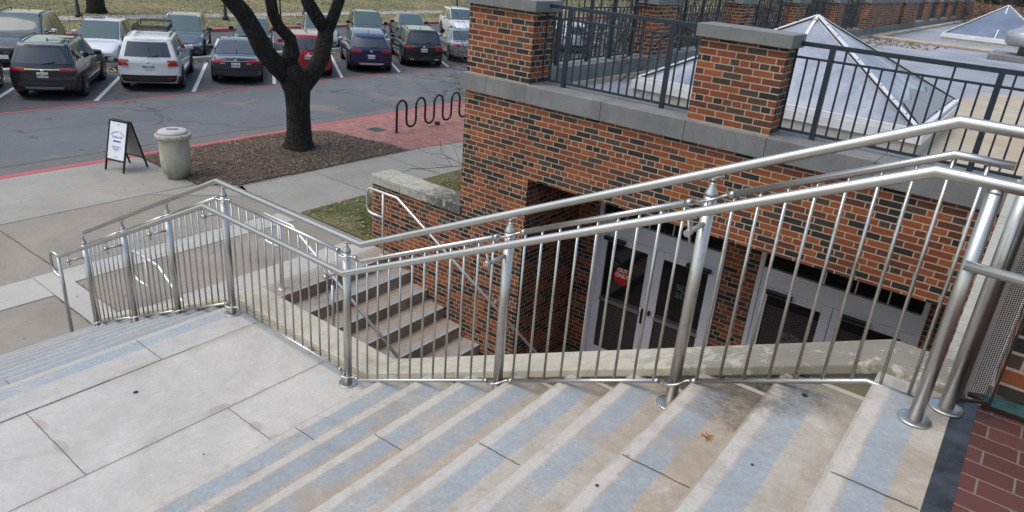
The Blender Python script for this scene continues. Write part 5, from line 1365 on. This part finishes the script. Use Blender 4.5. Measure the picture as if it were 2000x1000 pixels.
rearrow(3,0.63,'parked_suv','red SUV parked behind the fork of the big tree','suv',cp['red'],dict(L=4.7,W=1.86,H=1.66,plate='LKB-2206',exhaust=True,tail=(3.5,4.1,.62,1.0),plate_t=3.35,dark_bumper=False))
rearrow(4,0.43,'parked_suv','glossy blue SUV with a silver arched skid plate, rear towards the street','coupe_suv',cp['blue'],dict(L=4.65,W=1.9,H=1.66,plate='MCX-4487',skid=flat('silver_skid',(.42,.42,.42),.35,.5),tail=(3.45,3.9,.50,.98),plate_t=2.75,badge_t=3.65,mirror=M['chrome']))
rearrow(5,0.53,'parked_suv','dark green-black SUV with a chrome strip, behind the bare twigs','suv',cp['teal_black'],dict(L=4.9,W=1.92,H=1.70,bar=M['chrome'],exhaust=True,plate='GHT-3358',tail=(3.45,4.0,.58,1.0),plate_t=3.2,belt_chrome=True,dark_bumper=False))
rearrow(6,0.58,'parked_sedan','silver sedan beside the brick corner, half hidden','sedan',cp['silver'],dict(L=4.6,W=1.8,H=1.45,r=.32,plate='DVN-7719',tail=(3.6,4.45,.66,1.0),plate_t=2.9,dark_bumper=False))
rearrow(8,0.58,'parked_suv','blue SUV glimpsed through the roof fence and bare shrubs','suv',cp['blue'],dict(L=4.6))
rearrow(9,0.58,'parked_suv','pale SUV glimpsed through the roof fence, right of the blue one','suv',cp['pearl'],dict(L=4.7))
frontrow(8.00,'parked_suv','dark off-road style SUV facing out with a row of chrome grille slots','suv',cp['black_blue'],dict(L=4.8,W=1.94,H=1.76,front='slots',mirror=M['chrome'],belt_chrome=False),dx=-.4)
frontrow(10.40,'parked_hatchback','white hatchback facing out between the charcoal SUV and the white SUV','hatch',cp['pearl'],dict(L=4.4,W=1.75,H=1.50),dx=.1)
frontrow(13.50,'parked_suv','slate blue-grey SUV facing out, just behind the roof basket of the white SUV','suv',cp['slate'],dict(L=4.6,W=1.82,H=1.62,railmat=M['chrome'],cladding=True),dx=-.3)
frontrow(16.65,'parked_hatchback','small dark car facing out behind the dark grey sedan','hatch',cp['black_blue'],dict(L=3.9,W=1.72,H=1.42),dx=-.8)
frontrow(19.75,'parked_sedan','pale silver car facing out behind the red SUV, seen through the tree fork','hatch',cp['silver'],dict(L=4.4,W=1.78,H=1.55),dx=-.2)
frontrow(22.55,'parked_suv','dark SUV facing out to the right of the big tree trunk','suv',cp['black_blue'],dict(L=4.5,W=1.82,H=1.66,sunroof=True),dx=-.2)
frontrow(25.65,'parked_sedan','dark navy car facing out behind the glossy blue SUV','sedan',cp['navy'],dict(L=4.5,W=1.8,H=1.45),dx=-.7)
frontrow(29.45,'parked_suv','white SUV facing out behind the dark green-black SUV','suv',cp['white'],dict(L=4.8,W=1.9,H=1.72),dx=-.3)
frontrow(32.45,'parked_suv','white SUV facing out, nearest the brick corner in the far row','suv',cp['pearl'],dict(L=4.8,W=1.9,H=1.76),dx=-.3)
frontrow(35.85,'parked_suv','pale car of the far row glimpsed above the near fence rail','suv',cp['silver'],dict(L=4.7),dx=-.3)
